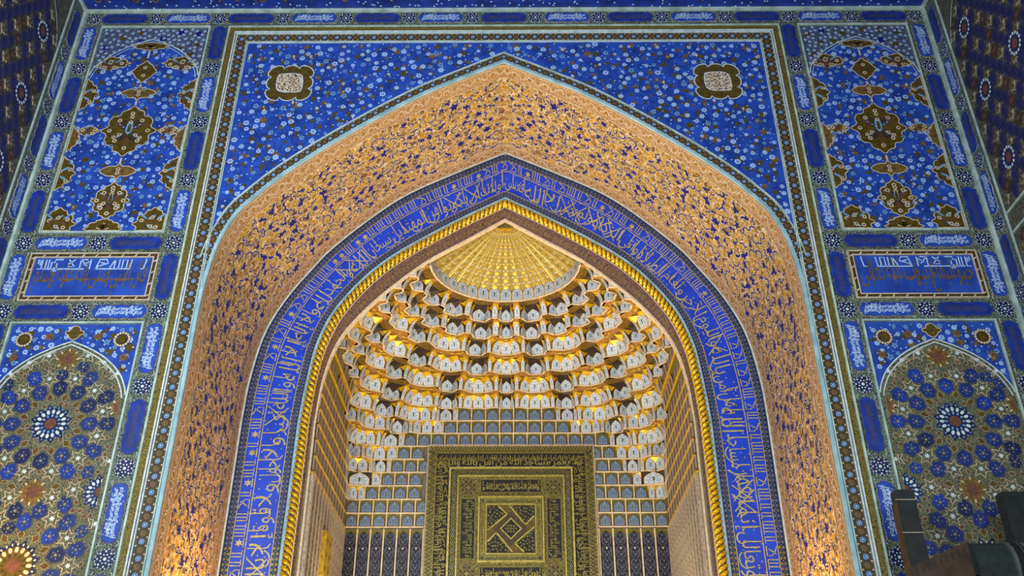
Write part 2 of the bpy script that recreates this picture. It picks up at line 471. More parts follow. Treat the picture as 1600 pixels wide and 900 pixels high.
# side walls with their border strip and dark tile panel
for sgn, nm in ((-1, 'wall_left'), (1, 'wall_right')):
    mb = MB(); X = sgn * XW
    mb.box((min(X, X + sgn * .3), -12, 0), (max(X, X + sgn * .3), 6, ZT + .6), SIDEGROUND)
    sw = (lambda u, v, h, X=X, sgn=sgn: (X - sgn * h, -u, v))
    mb.rect(0.0, 2.2, 0.285, ZT, sw, 0.002, STRIP)
    wl = struct(mb.build(nm))
    mb = MB(); mb.rect(0.285, 2.2, 0.305, ZT, sw, 0.014, TRIM, 0); mb.rect(0.305, 6.93, 3.2, 6.95, sw, 0.014, TRIM, 0); mb.rect(0.305, 6.70, 3.2, 6.72, sw, 0.014, TRIM, 0)
    mb.build('strip_moulding', wl)
    # arch line of the side panel
    arc = [(0.31, 9.15), (0.40, 9.42), (0.60, 9.68), (0.95, 9.92), (1.4, 10.1)]
    mb = MB(); mb.stroke(chaikin(arc, 2, False), 0.018, sw, 0.012, TRIM); mb.build('arch_line', wl)
    # tiles
    me_o = MB(); me_o.plate(ell(.052, .088, 10), lambda u, v, h: (u, -h, v), .012, SIDE_OVAL, 0); me_o.plate(ell(.03, .05, 8), lambda u, v, h: (u, -h, v), .013, NAVY); me_o = me_o.mesh('oval_tile')
    me_s = MB(); me_s.plate(star(6, .058, .027), lambda u, v, h: (u, -h, v), .012, SLAT_PALE, 0); me_s.plate(star(6, .047, .02), lambda u, v, h: (u, -h, v), .014, OLIVE); me_s = me_s.mesh('star_tile')
    me_r = MB(); me_r.plate(ell(.12, .14, 20), lambda u, v, h: (u, -h, v), .012, NAVY, 0); me_r.plate(ell(.05, .06, 10), lambda u, v, h: (u, -h, v), .015, RUST)
    for k in range(14): a = 2 * PI * k / 14; me_r.plate(ell(.017, .02, 6, .095 * math.cos(a), .11 * math.sin(a)), lambda u, v, h: (u, -h, v), .015, WHITE)
    me_r = me_r.mesh('rosette_tile')
    me_g = MB(); me_g.plate(star(4, .09, .05), lambda u, v, h: (u, -h, v), .012, BROWN, 0); me_g.plate(ell(.03, .03, 8), lambda u, v, h: (u, -h, v), .014, RUST); me_g = me_g.mesh('gold_tile')
    R = Matrix.Rotation(-sgn * PI / 2, 4, 'Z')
    cnt = 0
    for zone, (za, zb, arch) in enumerate(((6.98, 10.1, True), (4.6, 6.65, False))):
        row = 0; z = za + .08
        while z < zb:
            for c in range(9):
                u = 0.40 + c * 0.165 + (0.0825 if row % 2 else 0)
                if arch and z > 9.1 + 0.0 and z > np.interp(u, [.3, .4, .6, .95, 1.4], [9.05, 9.32, 9.58, 9.82, 10.0]): continue
                kk = (row % 8, c % 4)
                me = me_r if kk == (3, 1) else me_g if (row % 4 == 1 and c % 3 == 0) or kk == (7, 3) else me_s if row % 2 == 0 else me_o
                if me is me_s and (c + row // 2) % 2: me = me_o
                nm2 = {id(me_o): 'oval_tile', id(me_s): 'star_tile', id(me_r): 'rosette_tile', id(me_g): 'gold_tile'}[id(me)]
                place(nm2, me, wl, Matrix.Translation((X, -u, z)) @ R); cnt += 1
            z += 0.112; row += 1
# ceiling soffit of the cornice with its inscription
mb = MB(); mb.box((-XW - .3, -12, ZT + 0.02), (XW + .3, 0.3, ZT + 0.3), BLUE_DEEP)
ce = struct(mb.build('ceiling'))
cm = lambda u, v, h: (u, -v, ZT + 0.02 - h)
mb = MB()
for k in range(3):
    mb.text(lettering(VERSE[:60 + 10 * k], 0.008), -4.9 + 3.3 * k, 0.11, 3.15, 0.32, cm, 0.004, OCHRE)
mb.build('lettering', ce)
mb = MB()
for k in range(150): mb.plate(ell(.012, .012, 6, random.uniform(-4.95, 4.95), abs(random.gauss(.07, .05)) + .02), cm, .005, FLOWER)
mb.build('white_dots', ce, kind='stuff')
mb = MB(); mb.box((-XW, -.03, ZT - .02), (XW, 0, ZT + .02), TRIM)
for s_ in (-1, 1): mb.box((min(s_ * XW, s_ * (XW - .03)), -3, ZT - .02), (max(s_ * XW, s_ * (XW - .03)), -.03, ZT + .02), TRIM)
struct(mb.build('trim_1'))
for s_, k in ((-1, 2), (1, 3)):
    mb = MB(); mb.box((min(s_ * XW, s_ * (XW - .035)), -.045, 0), (max(s_ * XW, s_ * (XW - .035)), 0, ZT - .035), TRIM); struct(mb.build('trim_%d' % k))

# ------------------------------------------------------------------ border strips: cartouches and dotted rosettes
def cart_outline(a, b):
    P = []
    for i in range(15):                                   # scalloped long side
        t = i / 14; x = a * (.74 - 1.48 * t); P.append((x, b * (1 - .16 * abs(math.cos(3 * PI * t)) ** 3)))
    end = [(-.80, .95), (-.90, .80), (-.90, .52), (-.985, .36), (-.965, .12), (-1.0, 0)]
    P += [(a * x, b * y) for x, y in end]
    P += [(x, -y) for x, y in reversed(P[:-1])]
    n = len(P)
    right = [(-x, y) for x, y in reversed([(a * x, b * y) for x, y in end])]
    up_ = right; dn = [(x, -y) for x, y in reversed(right[1:])]
    return P + dn + up_[:]


CO = cart_outline(.27, .078)
_cm = {}
def cart_meshes(white):
    if white in _cm: return _cm[white]
    b = MB(); b.plate(sc(CO, 1.035, 1.10), front, .006, SLAT_PALE if white else OLIVE, 0); b.plate(CO, front, .010, BLUE if white else BLUE_DEEP, 0, TRIM); b.stroke(CO, .006, front, .0112, BLUE_DEEP if white else BLUE, True)
    t = MB()
    if white:
        T = lettering(TASBIH, .045)
        t.text(T, -.225, -.060, .45, .085, front, .0125, WHITE_TEXT); t.text(T, -.21, -.010, .42, .072, front, .0127, WHITE_TEXT)
        for k in range(16): t.plate(ell(.006, .006, 5, random.uniform(-.22, .22), random.uniform(-.06, .06)), front, .0126, FLOWER)
    else:
        T = lettering(TASBIH, .0); t.text(T, -.20, -.055, .40, .10, front, .0122, GOLD_DIM)
        for k in range(-2, 3): t.stroke([(-.2, .012 * k), (.2, .012 * k)], .004, front, .0121, GOLD_DIM)
    _cm[white] = (b.mesh('cartouche'), t.mesh('lettering')); return _cm[white]


b = MB(); b.plate(star(8, .098, .078, 0), front, .008, NAVY, 0, TRIM)
for k, (r, s_, n) in enumerate(((0, .016, 1), (.038, .008, 8), (.066, .0095, 8), (.084, .006, 16))):
    for i in range(n):
        a = 2 * PI * (i + .5 * (k % 2)) / n; b.plate(ell(s_, s_, 6, r * math.cos(a), r * math.sin(a)), front, .0095, WHITE)
ROSE = b.mesh('dotted_rosette')
b = MB()
for sx in (-1, 1):
    for sy in (-1, 1): b.stroke(chaikin([(sx * .10, sy * .02), (sx * .15, sy * .03), (sx * .16, sy * .08), (sx * .12, sy * .09), (sx * .11, sy * .06)], 2, False), .007, front, .006, TRIM)
CURL = b.mesh('corner_scroll')
tn = 4
def strip(name_n, pts, whites, rot, wall_map=None, rose=True):
    """pts: cartouche centres; rosettes go between them"""
    t = struct(thing_plain('trim_%d' % name_n))
    for i, (x, z) in enumerate(pts):
        M = (wall_map(x, z) if wall_map else Matrix.Translation((x, 0, z))) @ Matrix.Rotation(rot, 4, 'Y')
        a, l = cart_meshes(whites[i]); c = place('cartouche', a, t, M); place('lettering', l, c, Matrix())
        if rose and i + 1 < len(pts):
            q = ((x + pts[i + 1][0]) / 2, (z + pts[i + 1][1]) / 2)
            M = (wall_map(*q) if wall_map else Matrix.Translation((q[0], 0, q[1]))) @ Matrix.Rotation(rot, 4, 'Y')
            place('dotted_rosette', ROSE, t, M); place('corner_scroll', CURL, t, M)
    return t


def thing_plain(name):
    o = bpy.data.objects.new(name, None); COL.objects.link(o); o.empty_display_size = 0.1; return o


def rosettes(t, pts):
    for x, z in pts:
        place('dotted_rosette', ROSE, t, Matrix.Translation((x, 0, z))); place('corner_scroll', CURL, t, Matrix.Translation((x, 0, z)))


xs = [-4.56 + .76 * i for i in range(13)]
t = strip(4, [(x, 10.045) for x in xs], [i % 2 == 1 for i in range(13)], 0); rosettes(t, [(-4.94, 10.045), (4.94, 10.045)])
zs = [9.645 - .805 * i for i in range(9)]
n_ = 5
for s_ in (-1, 1):
    t = strip(n_, [(s_ * 3.388, z) for z in zs], [i % 2 == 1 for i in range(9)], s_ * PI / 2 if s_ < 0 else PI / 2); n_ += 1
    t = strip(n_, [(s_ * 4.935, z) for z in zs], [i % 2 == 0 for i in range(9)], PI / 2 if s_ > 0 else -PI / 2); n_ += 1
    for z, wo in ((6.825, True), (6.022, False)):
        t = strip(n_, [(s_ * 4.545, z), (s_ * 3.775, z)], [wo, not wo], 0); n_ += 1
        rosettes(t, [(s_ * 3.39 + 0, z - .0)] if False else [])
    wm = (lambda u, v, s_=s_: Matrix.Translation((s_ * XW, -.145, v)) @ Matrix.Rotation(-s_ * PI / 2, 4, 'Z'))
    strip(n_, [(0, z) for z in [9.75 - .805 * i for i in range(6)]], [i % 2 == 1 for i in range(6)], s_ * PI / 2, wm); n_ += 1

# ------------------------------------------------------------------ flower pieces
def blossom(petal, core, r=1.0, n=8):
    b = MB(); P = []
    for i in range(n * 4):
        a = 2 * PI * i / (n * 4); P.append((r * (.80 + .20 * math.cos(n * a)) * math.cos(a), r * (.80 + .20 * math.cos(n * a)) * math.sin(a)))
    b.plate(P, front, .10, petal, 0); b.plate(ell(.40 * r, .40 * r, 10), front, .12, core); b.plate(ell(.20 * r, .20 * r, 8), front, .14, petal); return b.mesh('flower')


FL = [blossom(FLOWER, BLUE_DEEP, 1, 8), blossom(FLOWER, BLUE_DEEP, 1, 6), blossom(SKY, BLUE_DEEP, 1, 5), blossom(FLOWER, SKY, 1, 7)]
FLG = blossom(CREAM, OLIVE, 1, 6)
LEAF = [(0, 1), (.25, .55), (.75, .6), (.45, .15), (.95, -.25), (.35, -.25), (.15, -.9), (-.1, -.3), (-.7, -.5), (-.45, .0), (-.8, .45), (-.25, .4)]
LEAF2 = [(-1, -.2), (-.5, .25), (0, .2), (.3, .6), (.6, .5), (.5, .15), (1.0, .3), (.8, -.2), (.3, -.35), (-.3, -.1), (-.7, -.35)]
LEAF3 = [(-.2, -1), (.15, -.5), (.1, 0), (.6, .3), (.5, .8), (.1, .55), (-.1, 1), (-.35, .5), (-.8, .55), (-.55, .1), (-.15, -.1)]


def rot2(P, a, s, cx, cy, fx=1):
    c, sn = math.cos(a) * s, math.sin(a) * s
    return [(cx + fx * x * c - y * sn, cy + fx * x * sn + y * c) for x, y in P]


def spiral(cx, cy, r, turns, a0, d=1, n=18):
    return [(cx + r * (1 - .75 * i / n) * math.cos(a0 + d * turns * 2 * PI * i / n), cy + r * (1 - .75 * i / n) * math.sin(a0 + d * turns * 2 * PI * i / n)) for i in range(n + 1)]


def garden(parent, poly, n, nleaf, avoid, y, mirror_about=None, rmin=.026, rmax=.042, core_h=.006, nspir=40):
    """blossoms as single parts, small gold leaves and tendrils as painted stuff"""
    if mirror_about is not None:
        half = [(p) for p in scatter(poly, .072, n * 3, .03, avoid) if p[0] >= mirror_about + .02][:n // 2]
        pts = half + [(2 * mirror_about - x, z) for x, z in half]
    else: pts = scatter(poly, .080, n, .035, avoid)
    for i, (x, z) in enumerate(pts):
        r = random.uniform(rmin, rmax) if mirror_about is None else rmin + (rmax - rmin) * ((i * 37 % (len(pts) // 2 or 1)) / max(1, len(pts) // 2))
        place('flower', random.choice(FL), parent, Matrix.Translation((x, y, z)) @ Matrix.Rotation(random.uniform(0, 1), 4, 'Y') @ Matrix.Diagonal((r, .06, r, 1)))
    mp = at_depth(y); mb = MB()
    for x, z in scatter(poly, .10, nleaf, .05, avoid):
        mb.plate(rot2(random.choice((LEAF, LEAF2, LEAF3)), random.uniform(0, 6.28), random.uniform(.035, .070), x, z), mp, .003, random.choice((OLIVE, OLIVE, OCHRE)))
    for x, z in scatter(poly, .05, int(n * 1.6), .02, avoid): mb.plate(ell(.009, .009, 6, x, z), mp, .0035, random.choice((FLOWER, SKY, FLOWER)))
    mb.build('gold_leaves', parent, kind='stuff')
    mb = MB()
    for x, z in scatter(poly, .16, nspir, .12, avoid):
        mb.stroke(spiral(x, z, random.uniform(.08, .12), random.uniform(.8, 1.3), random.uniform(0, 6), random.choice((-1, 1))), .006, mp, .002, NAVY)
    mb.build('tendrils', parent, kind='stuff')


MED = chaikin(mirror4([(0, 1), (.18, .80), (.38, .76), (.40, .56), (.64, .55), (.76, .34), (.68, .16), (1, 0)]), 1)
DIA = chaikin(mirror4([(0, 1), (.25, .70), (.55, .55), (.70, .30), (1, 0)]), 1)
CROSS = chaikin(mirror4([(0, 1), (.10, .62), (.22, .52), (.42, .58), (.70, .40), (1, 0)]), 1)


def medal(mb, P, mp, h, fill, line=CREAM, wd=.011, h0=.0):
    mb.plate(P, mp, h, fill, h0, line); mb.stroke(P, wd, mp, h + .001, line, True)


# ------------------------------------------------------------------ upper floral panels
for s_, side in ((-1, 'left'), (1, 'right')):
    cx = s_ * 4.158
    t = thing('floral_panel', 'blue arched floral panel with gold medallions, upper %s of the golden arch' % side, 'panel', (cx, 0, 6.95), 'floral panels beside the arch')
    L = lambda x, z, h: (x, -h, z - 6.95)
    mb = MB(); mb.frame(-.655, 6.95,   .655, 9.92, .018, L, .022, TRIM); mb.build('frame', t)
    mb = MB(); mb.rect(-.627, 6.978, .627, 9.892, L, .004, CORNERGROUND); mb.build('corner_ground', t)
    arc = [(.627, 9.13), (.60, 9.24), (.52, 9.36), (.38, 9.50), (.20, 9.62), (0, 9.70)]
    arc = [tuple(p) for p in smooth_curve(arc, 16)]; full = arc + [(-x, z) for x, z in reversed(arc[:-1])]
    field = [(-.627, 6.98), (.627, 6.98)] + full
    mb = MB(); mb.plate(field, L, .007, BLUE, .004); mb.build('field', t)
    mb = MB(); mb.stroke(full, .016, L, .014, TRIM); mb.stroke([(x * .965, z - .035) for x, z in full], .007, L, .012, WHITE); mb.build('arch_line', t)
    med = MB()
    specs = [(sc(MED, .33, .37, 0, 8.31), OLIVE), (sc(DIA, .15, .18, 0, 9.19), OLIVE), (sc(CROSS, .21, .12, 0, 8.86), OCHRE), (sc(CROSS, .21, .12, 0, 7.75), OCHRE),
             (sc(MED, .22, .25, 0, 7.36), OLIVE), (sc(DIA, .13, .085, -.45, 8.31), OCHRE), (sc(DIA, .13, .085, .45, 8.31), OCHRE),
             (sc(MED, .24, .07, 0, 9.59), OLIVE), (sc(MED, .22, .14, 0, 7.0), OLIVE)]
    specs = specs[:-1] + [([(x, max(z, 6.98)) for x, z in specs[-1][0]], OLIVE)]
    av = [p for p, m in specs]
    for sg in (-1, 1):
        for P, cz, rx, rz in ((MED, 8.84, .19, .25), (MED, 7.72, .19, .24), (MED, 8.2, .12, .2), (MED, 9.32, .26, .11)):
            q = [(min(max(x, -.627), .627), z) for x, z in sc(P, rx, rz, sg * (.627 if cz < 9.3 else .42), cz)]
            if cz > 9.3: q = [(x, min(z, np.interp(abs(x), [0, .2, .38, .52, .6, .627], [9.68, 9.60, 9.48, 9.34, 9.22, 9.12]))) for x, z in q]
            av.append(q); specs.append((q, OLIVE if cz != 8.2 else OCHRE))
        q = [(min(max(x, -.627), .627), max(z, 6.98)) for x, z in sc(MED, .22, .22, sg * .5, 7.06)]
        av.append(q); specs.append((q, OLIVE))
    for P, m in specs:
        mm = MB(); medal(mm, P, L, .012, m, CREAM, .010, .007)
        c = np.mean(P, 0); w_ = np.ptp(np.array(P), axis=0); zc = float(c[1])
        for k in range(13 if w_[0] > .4 else 4 if w_[0] > .25 else 1):
            a = 2 * PI * k / 6 + .5; rr = (.20 if k < 6 else .32) * min(w_) * (0 if k == 12 else 1)
            if w_[0] <= .4: a = PI * k / 2; rr = .22 * min(w_)
            if w_[0] <= .25: rr = 0
            px, pz = c[0] + rr * math.cos(a) * w_[0] / max(w_), c[1] + rr * math.sin(a) * w_[1] / max(w_)
            mm.plate(star(5, .030, .018, a, px, pz), L, .015, CREAM if k % 2 else RUST); mm.plate(ell(.011, .011, 6, px, pz), L, .017, OLIVE)
        for k in range(4):
            if w_[0] > .3 and inside((c[0], c[1] + (.11 if k > 1 else -.11)), P): mm.plate(ell(.05, .012, 8, c[0] + (.09 if k % 2 else -.09), c[1] + (.07 if k > 1 else -.07), .7 if (k % 2) == (k > 1) else -.7), L, .014, SKY)
        if abs(c[0]) > .2 and min(w_) > .12:
            for q in range(5):
                pa = (c[0] * .98 + .30 * w_[0] * math.cos(1.26 * q + .4), c[1] + .30 * w_[1] * math.sin(1.26 * q + .4))
                if inside(pa, P): mm.plate(ell(.024, .024, 8, *pa), L, .0135, CREAM if q % 2 == 0 else BROWN); mm.plate(ell(.012, .012, 6, *pa), L, .0145, RUST if q % 2 == 0 else OCHRE)
            mm.plate(ell(.05, .014, 8, c[0] * .99, c[1] + .06, .6), L, .0138, SKY); mm.plate(ell(.05, .014, 8, c[0] * .99, c[1] - .06, -.6), L, .0138, SKY)
        if min(w_) > .35 and abs(c[0]) < .1:
            sx, sz = w_[0] / 2, w_[1] / 2
            for a in range(4):
                q = PI / 2 * a + PI / 4; mm.plate(ell(.27 * sx, .20 * sz, 12, c[0] + .34 * sx * math.cos(q), c[1] + .36 * sz * math.sin(q), q), L, .0128, BROWN); mm.stroke(ell(.27 * sx, .20 * sz, 12, c[0] + .34 * sx * math.cos(q), c[1] + .36 * sz * math.sin(q), q), .006, L, .0136, OCHRE, True)
            for a in range(8):
                q = PI / 4 * a; r_ = .70 if a % 2 == 0 else .58; mm.plate(ell(.026, .026, 8, c[0] + r_ * sx * math.cos(q), c[1] + r_ * sz * math.sin(q)), L, .0152, CREAM); mm.plate(ell(.013, .013, 6, c[0] + r_ * sx * math.cos(q), c[1] + r_ * sz * math.sin(q)), L, .0165, OLIVE)
            mm.plate(ell(.045 * sx / .33, .10 * sz / .37, 8, c[0], c[1] + .12 * sz), L, .0148, SKY); mm.plate(ell(.018, .06, 8, c[0], c[1] + .12 * sz), L, .0158, OLIVE)
        mm.build('medallion', t)
    mm = MB()
    for za, zb in ((9.0, 8.97), (8.74, 8.68), (7.93, 7.86), (7.63, 7.60), (9.40, 9.52)): mm.stroke([(0, za), (0, zb)], .02, L, .0125, CREAM)
    mm.build('pendant_links', t)
    o = thing_plain('flowers'); bpy.data.objects.remove(o)
    base = bpy.data.objects.new('field_flowers', None)
    # blossoms placed in the panel's own frame
    fld = [(x, z - 6.95) for x, z in field]; avl = [[(x, z - 6.95) for x, z in p] for p in av]
    garden(t, fld, 150, 60, avl, -.007, 0.0, .020, .036)
    cor = [(-.62, 9.14 - 6.95), (-.62, 9.885 - 6.95), (.62, 9.885 - 6.95), (.62, 9.14 - 6.95)]
    mm = MB(); mp = at_depth(-.004); archl = [(x, z - 6.95) for x, z in field]
    for x, z in scatter(cor, .055, 120, .02, [archl]):
        mm.plate(ell(.019, .019, 7, x, z), mp, .003, FLOWER); mm.plate(ell(.008, .008, 5, x, z), mp, .004, NAVY)
    for x, z in scatter(cor, .16, 20, .05, [archl]): mm.plate(star(4, .05, .032, .785, x, z), mp, .0025, random.choice((OLIVE, VIOLET)))
    mm.build('corner_flowers', t, kind='stuff')

# ------------------------------------------------------------------ inscription panels
KUFIC = [[(0, 0), (.035, 0), (.035, 1)], [(.0, .55), (0, 1)], [(.02, .4), (.02, .95)], [(.07, 0), (.07, 1)], [(.095, 0), (.095, 1)], [(.12, .0), (.12, .7), (.15, .7), (.15, 1), (.22, 1)],
         [(.05, 0), (.30, 0)], [(.17, .0), (.17, .6)], [(.27, 1), (.33, .25), (.27, .25)], [(.33, 1), (.27, .5)], [(.30, 0), (.42, 0)], [(.38, 0), (.38, 1), (.44, 1)], [(.38, 1), (.44, .3), (.47, .9), (.41, .45)],
         [(.47, 0), (.47, 1)], [(.53, .2), (.55, 1), (.61, 1), (.63, .6), (.55, .3), (.52, .0)], [(.56, .7), (.60, .55)], [(.52, 0), (.84, 0)], [(.65, .1), (.69, 1)], [(.69, .1), (.69, 1)], [(.73, .0), (.73, 1)], [(.76, .1), (.76, .95), (.80, .95), (.80, .1)],
         [(.83, 0), (.84, 1)], [(.96, 1), (.97, 1), (.955, 0), (.93, 0)], [(.145, -.2), (.145, .1), (.175, .1), (.175, -.2), (.15, -.2)]]
for s_, side, txt in ((-1, 'left', HADITH_A), (1, 'right', HADITH_B)):
    cx = s_ * 4.158
    t = thing('inscription_panel', 'framed blue inscription panel with white and gold script, %s of the golden arch' % side, 'panel', (cx, 0, 6.14), 'inscription panels beside the arch')
    L = lambda x, z, h: (x, -h, z - 6.14)
    mb = MB(); mb.frame(-.655, 6.14, .655, 6.70, .012, L, .026, CREAM); mb.frame(-.610, 6.185, .610, 6.655, .010, L, .024, CREAM); mb.build('frame', t)
    mb = MB(); mb.frame(-.643, 6.152, .643, 6.688, .034, L, .016, BROWN)
    for k in range(52):
        u = k / 52 * 2 * (1.24 + .50)
        if u < 1.24: p = (-.62 + u, 6.17)
        elif u < 1.74: p = (.625, 6.17 + u - 1.24)
        elif u < 2.98: p = (.62 - (u - 1.74), 6.67)
        else: p = (-.625, 6.67 - (u - 2.98))
        mb.plate(ell(.020, .007, 8, p[0], p[1], .8 if k % 2 else -.8), L, .018, CREAM if k % 2 else OLIVE)
    mb.build('frame_border', t)
    mb = MB(); mb.rect(-.600, 6.195, .600, 6.645, L, .006, BLUE, 0); mb.build('field', t)
    mb = MB()
    for st in KUFIC: mb.stroke([(s_ * -1 * (-.58 + 1.16 * x) if False else (-.56 + 1.13 * (x if s_ < 0 else 1 - x)), 6.515 + .112 * y) for x, y in st], .0135, L, .009, FLOWER)
    mb.build('kufic_lettering', t)
    mb = MB(); T = lettering(txt, -.004)
    mb.text(T, -.565, 6.215, 1.13, .40, L, .0085, OCHRE)
    for k in range(5): x = -.42 + .2 * k + random.uniform(-.04, .04); mb.stroke([(x, 6.30), (x + .01, 6.60)], .010, L, .0082, OCHRE)
    mb.stroke([(-.3, 6.395), (.5, 6.395)], .009, L, .0081, OCHRE)
    mb.build('thuluth_lettering', t)

# ------------------------------------------------------------------ lower star panels
HEX = [(0, 1), (.78, .5), (.72, -.45), (0, -1), (-.72, -.45), (-.78, .5)]
KITE = [(0, 1), (.62, .1), (0, -.8), (-.62, .1)]
for s_, side in ((-1, 'left'), (1, 'right')):
    cx = s_ * 4.158
    t = thing('star_panel', 'lower panel of blue hexagons and stars under a blue arch, %s of the golden arch' % side, 'panel', (cx, 0, 2.2), 'star panels beside the arch')
    L = lambda x, z, h: (x, -h, z - 2.2)
    mb = MB(); mb.frame(-.655, 2.2, .655, 5.905, .018, L, .022, TRIM); mb.build('frame', t)
    mb = MB(); mb.rect(-.629, 2.23, .629, 5.88, L, .004, BLUE); mb.build('corner_field', t)
    arc = [(.629, 5.13), (.605, 5.21), (.52, 5.36), (.36, 5.51), (.18, 5.615), (0, 5.69)]
    arc = [tuple(p) for p in smooth_curve(arc, 14)]; full = arc + [(-x, z) for x, z in reversed(arc[:-1])]
    region = [(-.629, 2.23), (.629, 2.23)] + full
    mb = MB(); mb.plate(region, L, .006, STARGROUND, .004); mb.build('star_ground', t)
    mb = MB(); mb.stroke(full, .013, L, .016, WHITE); mb.stroke([(x * .955, z - .035) for x, z in full], .012, L, .014, WHITE); mb.build('arch_line', t)
    inner = [(-.61, 2.25), (.61, 2.25)] + [(x * .94, z - .05) for x, z in full]
    # corner garden
    corner = [(-.62, 5.2), (-.62, 5.87), (.62, 5.87), (.62, 5.2)]; cr = [(x, z - 2.2) for x, z in corner]; rg = [[(x * 1.03, z - 2.2 + .03) for x, z in region]]
    garden(t, cr, 46, 14, rg, -.004, None, .022, .036, nspir=12)
    for sx in (-1, 1):
        b = MB(); P = ell(.085, .085, 24, sx * .475, 5.712)
        b.plate(P, L, .012, BROWN, .004); b.plate(ell(.04, .04, 12, sx * .475, 5.712), L, .015, OLIVE)
        for k in range(16): a = 2 * PI * k / 16; b.plate(ell(.013, .013, 6, sx * .475 + .07 * math.cos(a), 5.712 + .07 * math.sin(a)), L, .015, CREAM)
        b.build('sun_rosette', t)
        for px, pz in ((.235, 5.745), (.53, 5.52)):
            b = MB(); b.plate(star(8, .052, .028, .2, sx * px, pz), L, .012, OCHRE, .004); b.plate(ell(.018, .018, 8, sx * px, pz), L, .014, RUST); b.build('gold_star', t)
    b = MB(); medal(b, [(x, z) for x, z in chaikin([(0, 5.70), (.05, 5.735), (.055, 5.76), (.095, 5.775), (.085, 5.805), (.055, 5.80), (.045, 5.84), (0, 5.865), (-.045, 5.84), (-.055, 5.80), (-.085, 5.805), (-.095, 5.775), (-.055, 5.76), (-.05, 5.735)], 1)], L, .012, OLIVE, CREAM, .008, .004); b.build('palmette', t)
    # girih tiles, grown ring by ring round the star centres
    tiles = []
    C1, C2 = (0, 4.84), (0, 3.55)
    def add(kind, P, c, dmin):
        if any((c[0] - q[0]) ** 2 + (c[1] - q[1]) ** 2 < ((dmin + q[2]) / 2) ** 2 for q in [x[2] for x in tiles]): return
        P2 = clip_convex(P, inner)
        if len(P2) < 3: return
        w_ = np.ptp(np.array(P2), axis=0)
        if min(w_) < .02: return
        tiles.append((kind, P2, (c[0], c[1], dmin)))
    for c, r, kd in ((C1, .20, 'white_rosette'), (C2, .23, 'gold_rosette'), ((0, 4.195), .13, 'rust_star'), ((0, 5.50), .12, 'rust_star'), ((.60, 4.195), .17, 'white_rosette'), ((-.60, 4.195), .17, 'white_rosette'), ((.60, 5.0), .10, 'rust_star'), ((-.60, 5.0), .10, 'rust_star'), ((.60, 3.0), .17, 'rust_star'), ((-.60, 3.0), .17, 'rust_star'), ((0, 2.7), .2, 'white_rosette')):
        add(kd, star(12, r, r * .74, PI / 12, *c), c, r * 1.75)
    for c, ph in ((C1, 0), (C2, PI / 12), ((0, 4.195), 0)):
        for r, n, kd, sz, off in ((.265, 12, 'kite_tile', .052, .5), (.355, 12, 'hexagon_tile', .086, 0), (.47, 12, 'star_tile', .092, .5), (.525, 12, 'hexagon_tile', .086, 0), (.62, 24, 'hexagon_tile', .084, .5), (.72, 24, 'star_tile', .088, 0), (.82, 24, 'hexagon_tile', .084, .5)):
            if c[1] == 4.195 and r > .5: continue
            if c[1] == 4.195: r *= .75
            for i in range(n):
                a = ph + 2 * PI * (i + off) / n; p = (c[0] + r * math.cos(a), c[1] + r * math.sin(a))
                if not inside(p, region): continue
                sh = HEX if kd == 'hexagon_tile' else KITE if kd == 'kite_tile' else [(math.cos(q + PI / 2) * (1 if j % 2 == 0 else .5), math.sin(q + PI / 2) * (1 if j % 2 == 0 else .5)) for j, q in enumerate([2 * PI * j / 12 for j in range(12)])]
                add(kd, rot2(sh, a - PI / 2, sz, *p), p, .138 if kd == 'hexagon_tile' else .115 if kd == 'star_tile' else .075)
    for x, z in scatter(inner, .10, 260, .03): add('hexagon_tile', rot2(HEX, random.uniform(0, 6), .066, x, z), (x, z), .112)
    for x, z in scatter(inner, .042, 1300, .02): add('kite_tile', rot2(KITE, random.uniform(0, 6), .036, x, z), (x, z), .052)
    for kd, P, c in tiles:
        b = MB(); px, pz = c[0], c[1]
        if kd == 'hexagon_tile':
            b.plate(P, L, .012, random.choice((BLUE_DEEP, TILE_BLUE, NAVY, TILE_BLUE)), .006, SLAT_PALE); b.stroke(P, .006, L, .0125, GOLD_DIM, True)
            b.plate(star(5, .024, .013, px * 9, px, pz), L, .014, OCHRE); b.plate(ell(.008, .008, 6, px, pz), L, .0155, SKY)
            for k in range(5): a = px * 9 + 2 * PI * k / 5 + .6; b.plate(ell(.006, .006, 5, px + .034 * math.cos(a), pz + .034 * math.sin(a)), L, .0138, SKY)
        elif kd == 'star_tile':
            b.plate(P, L, .012, STARGROUND, .006, CREAM); b.stroke(P, .008, L, .0125, CREAM, True); b.plate(star(6, .028, .014, 0, px, pz), L, .0145, WHITE)
        elif kd == 'kite_tile':
            b.plate(P, L, .011, OLIVE, .006, CREAM); b.stroke(P, .007, L, .0115, SLAT_PALE, True); b.plate(ell(.010, .010, 6, px, pz), L, .0122, RUST)
        else:
            b.plate(P, L, .012, NAVY if kd != 'rust_star' else OCHRE, .006, CREAM); r = c[2] / 1.75; inn = lambda Q: clip_convex(Q, inner)
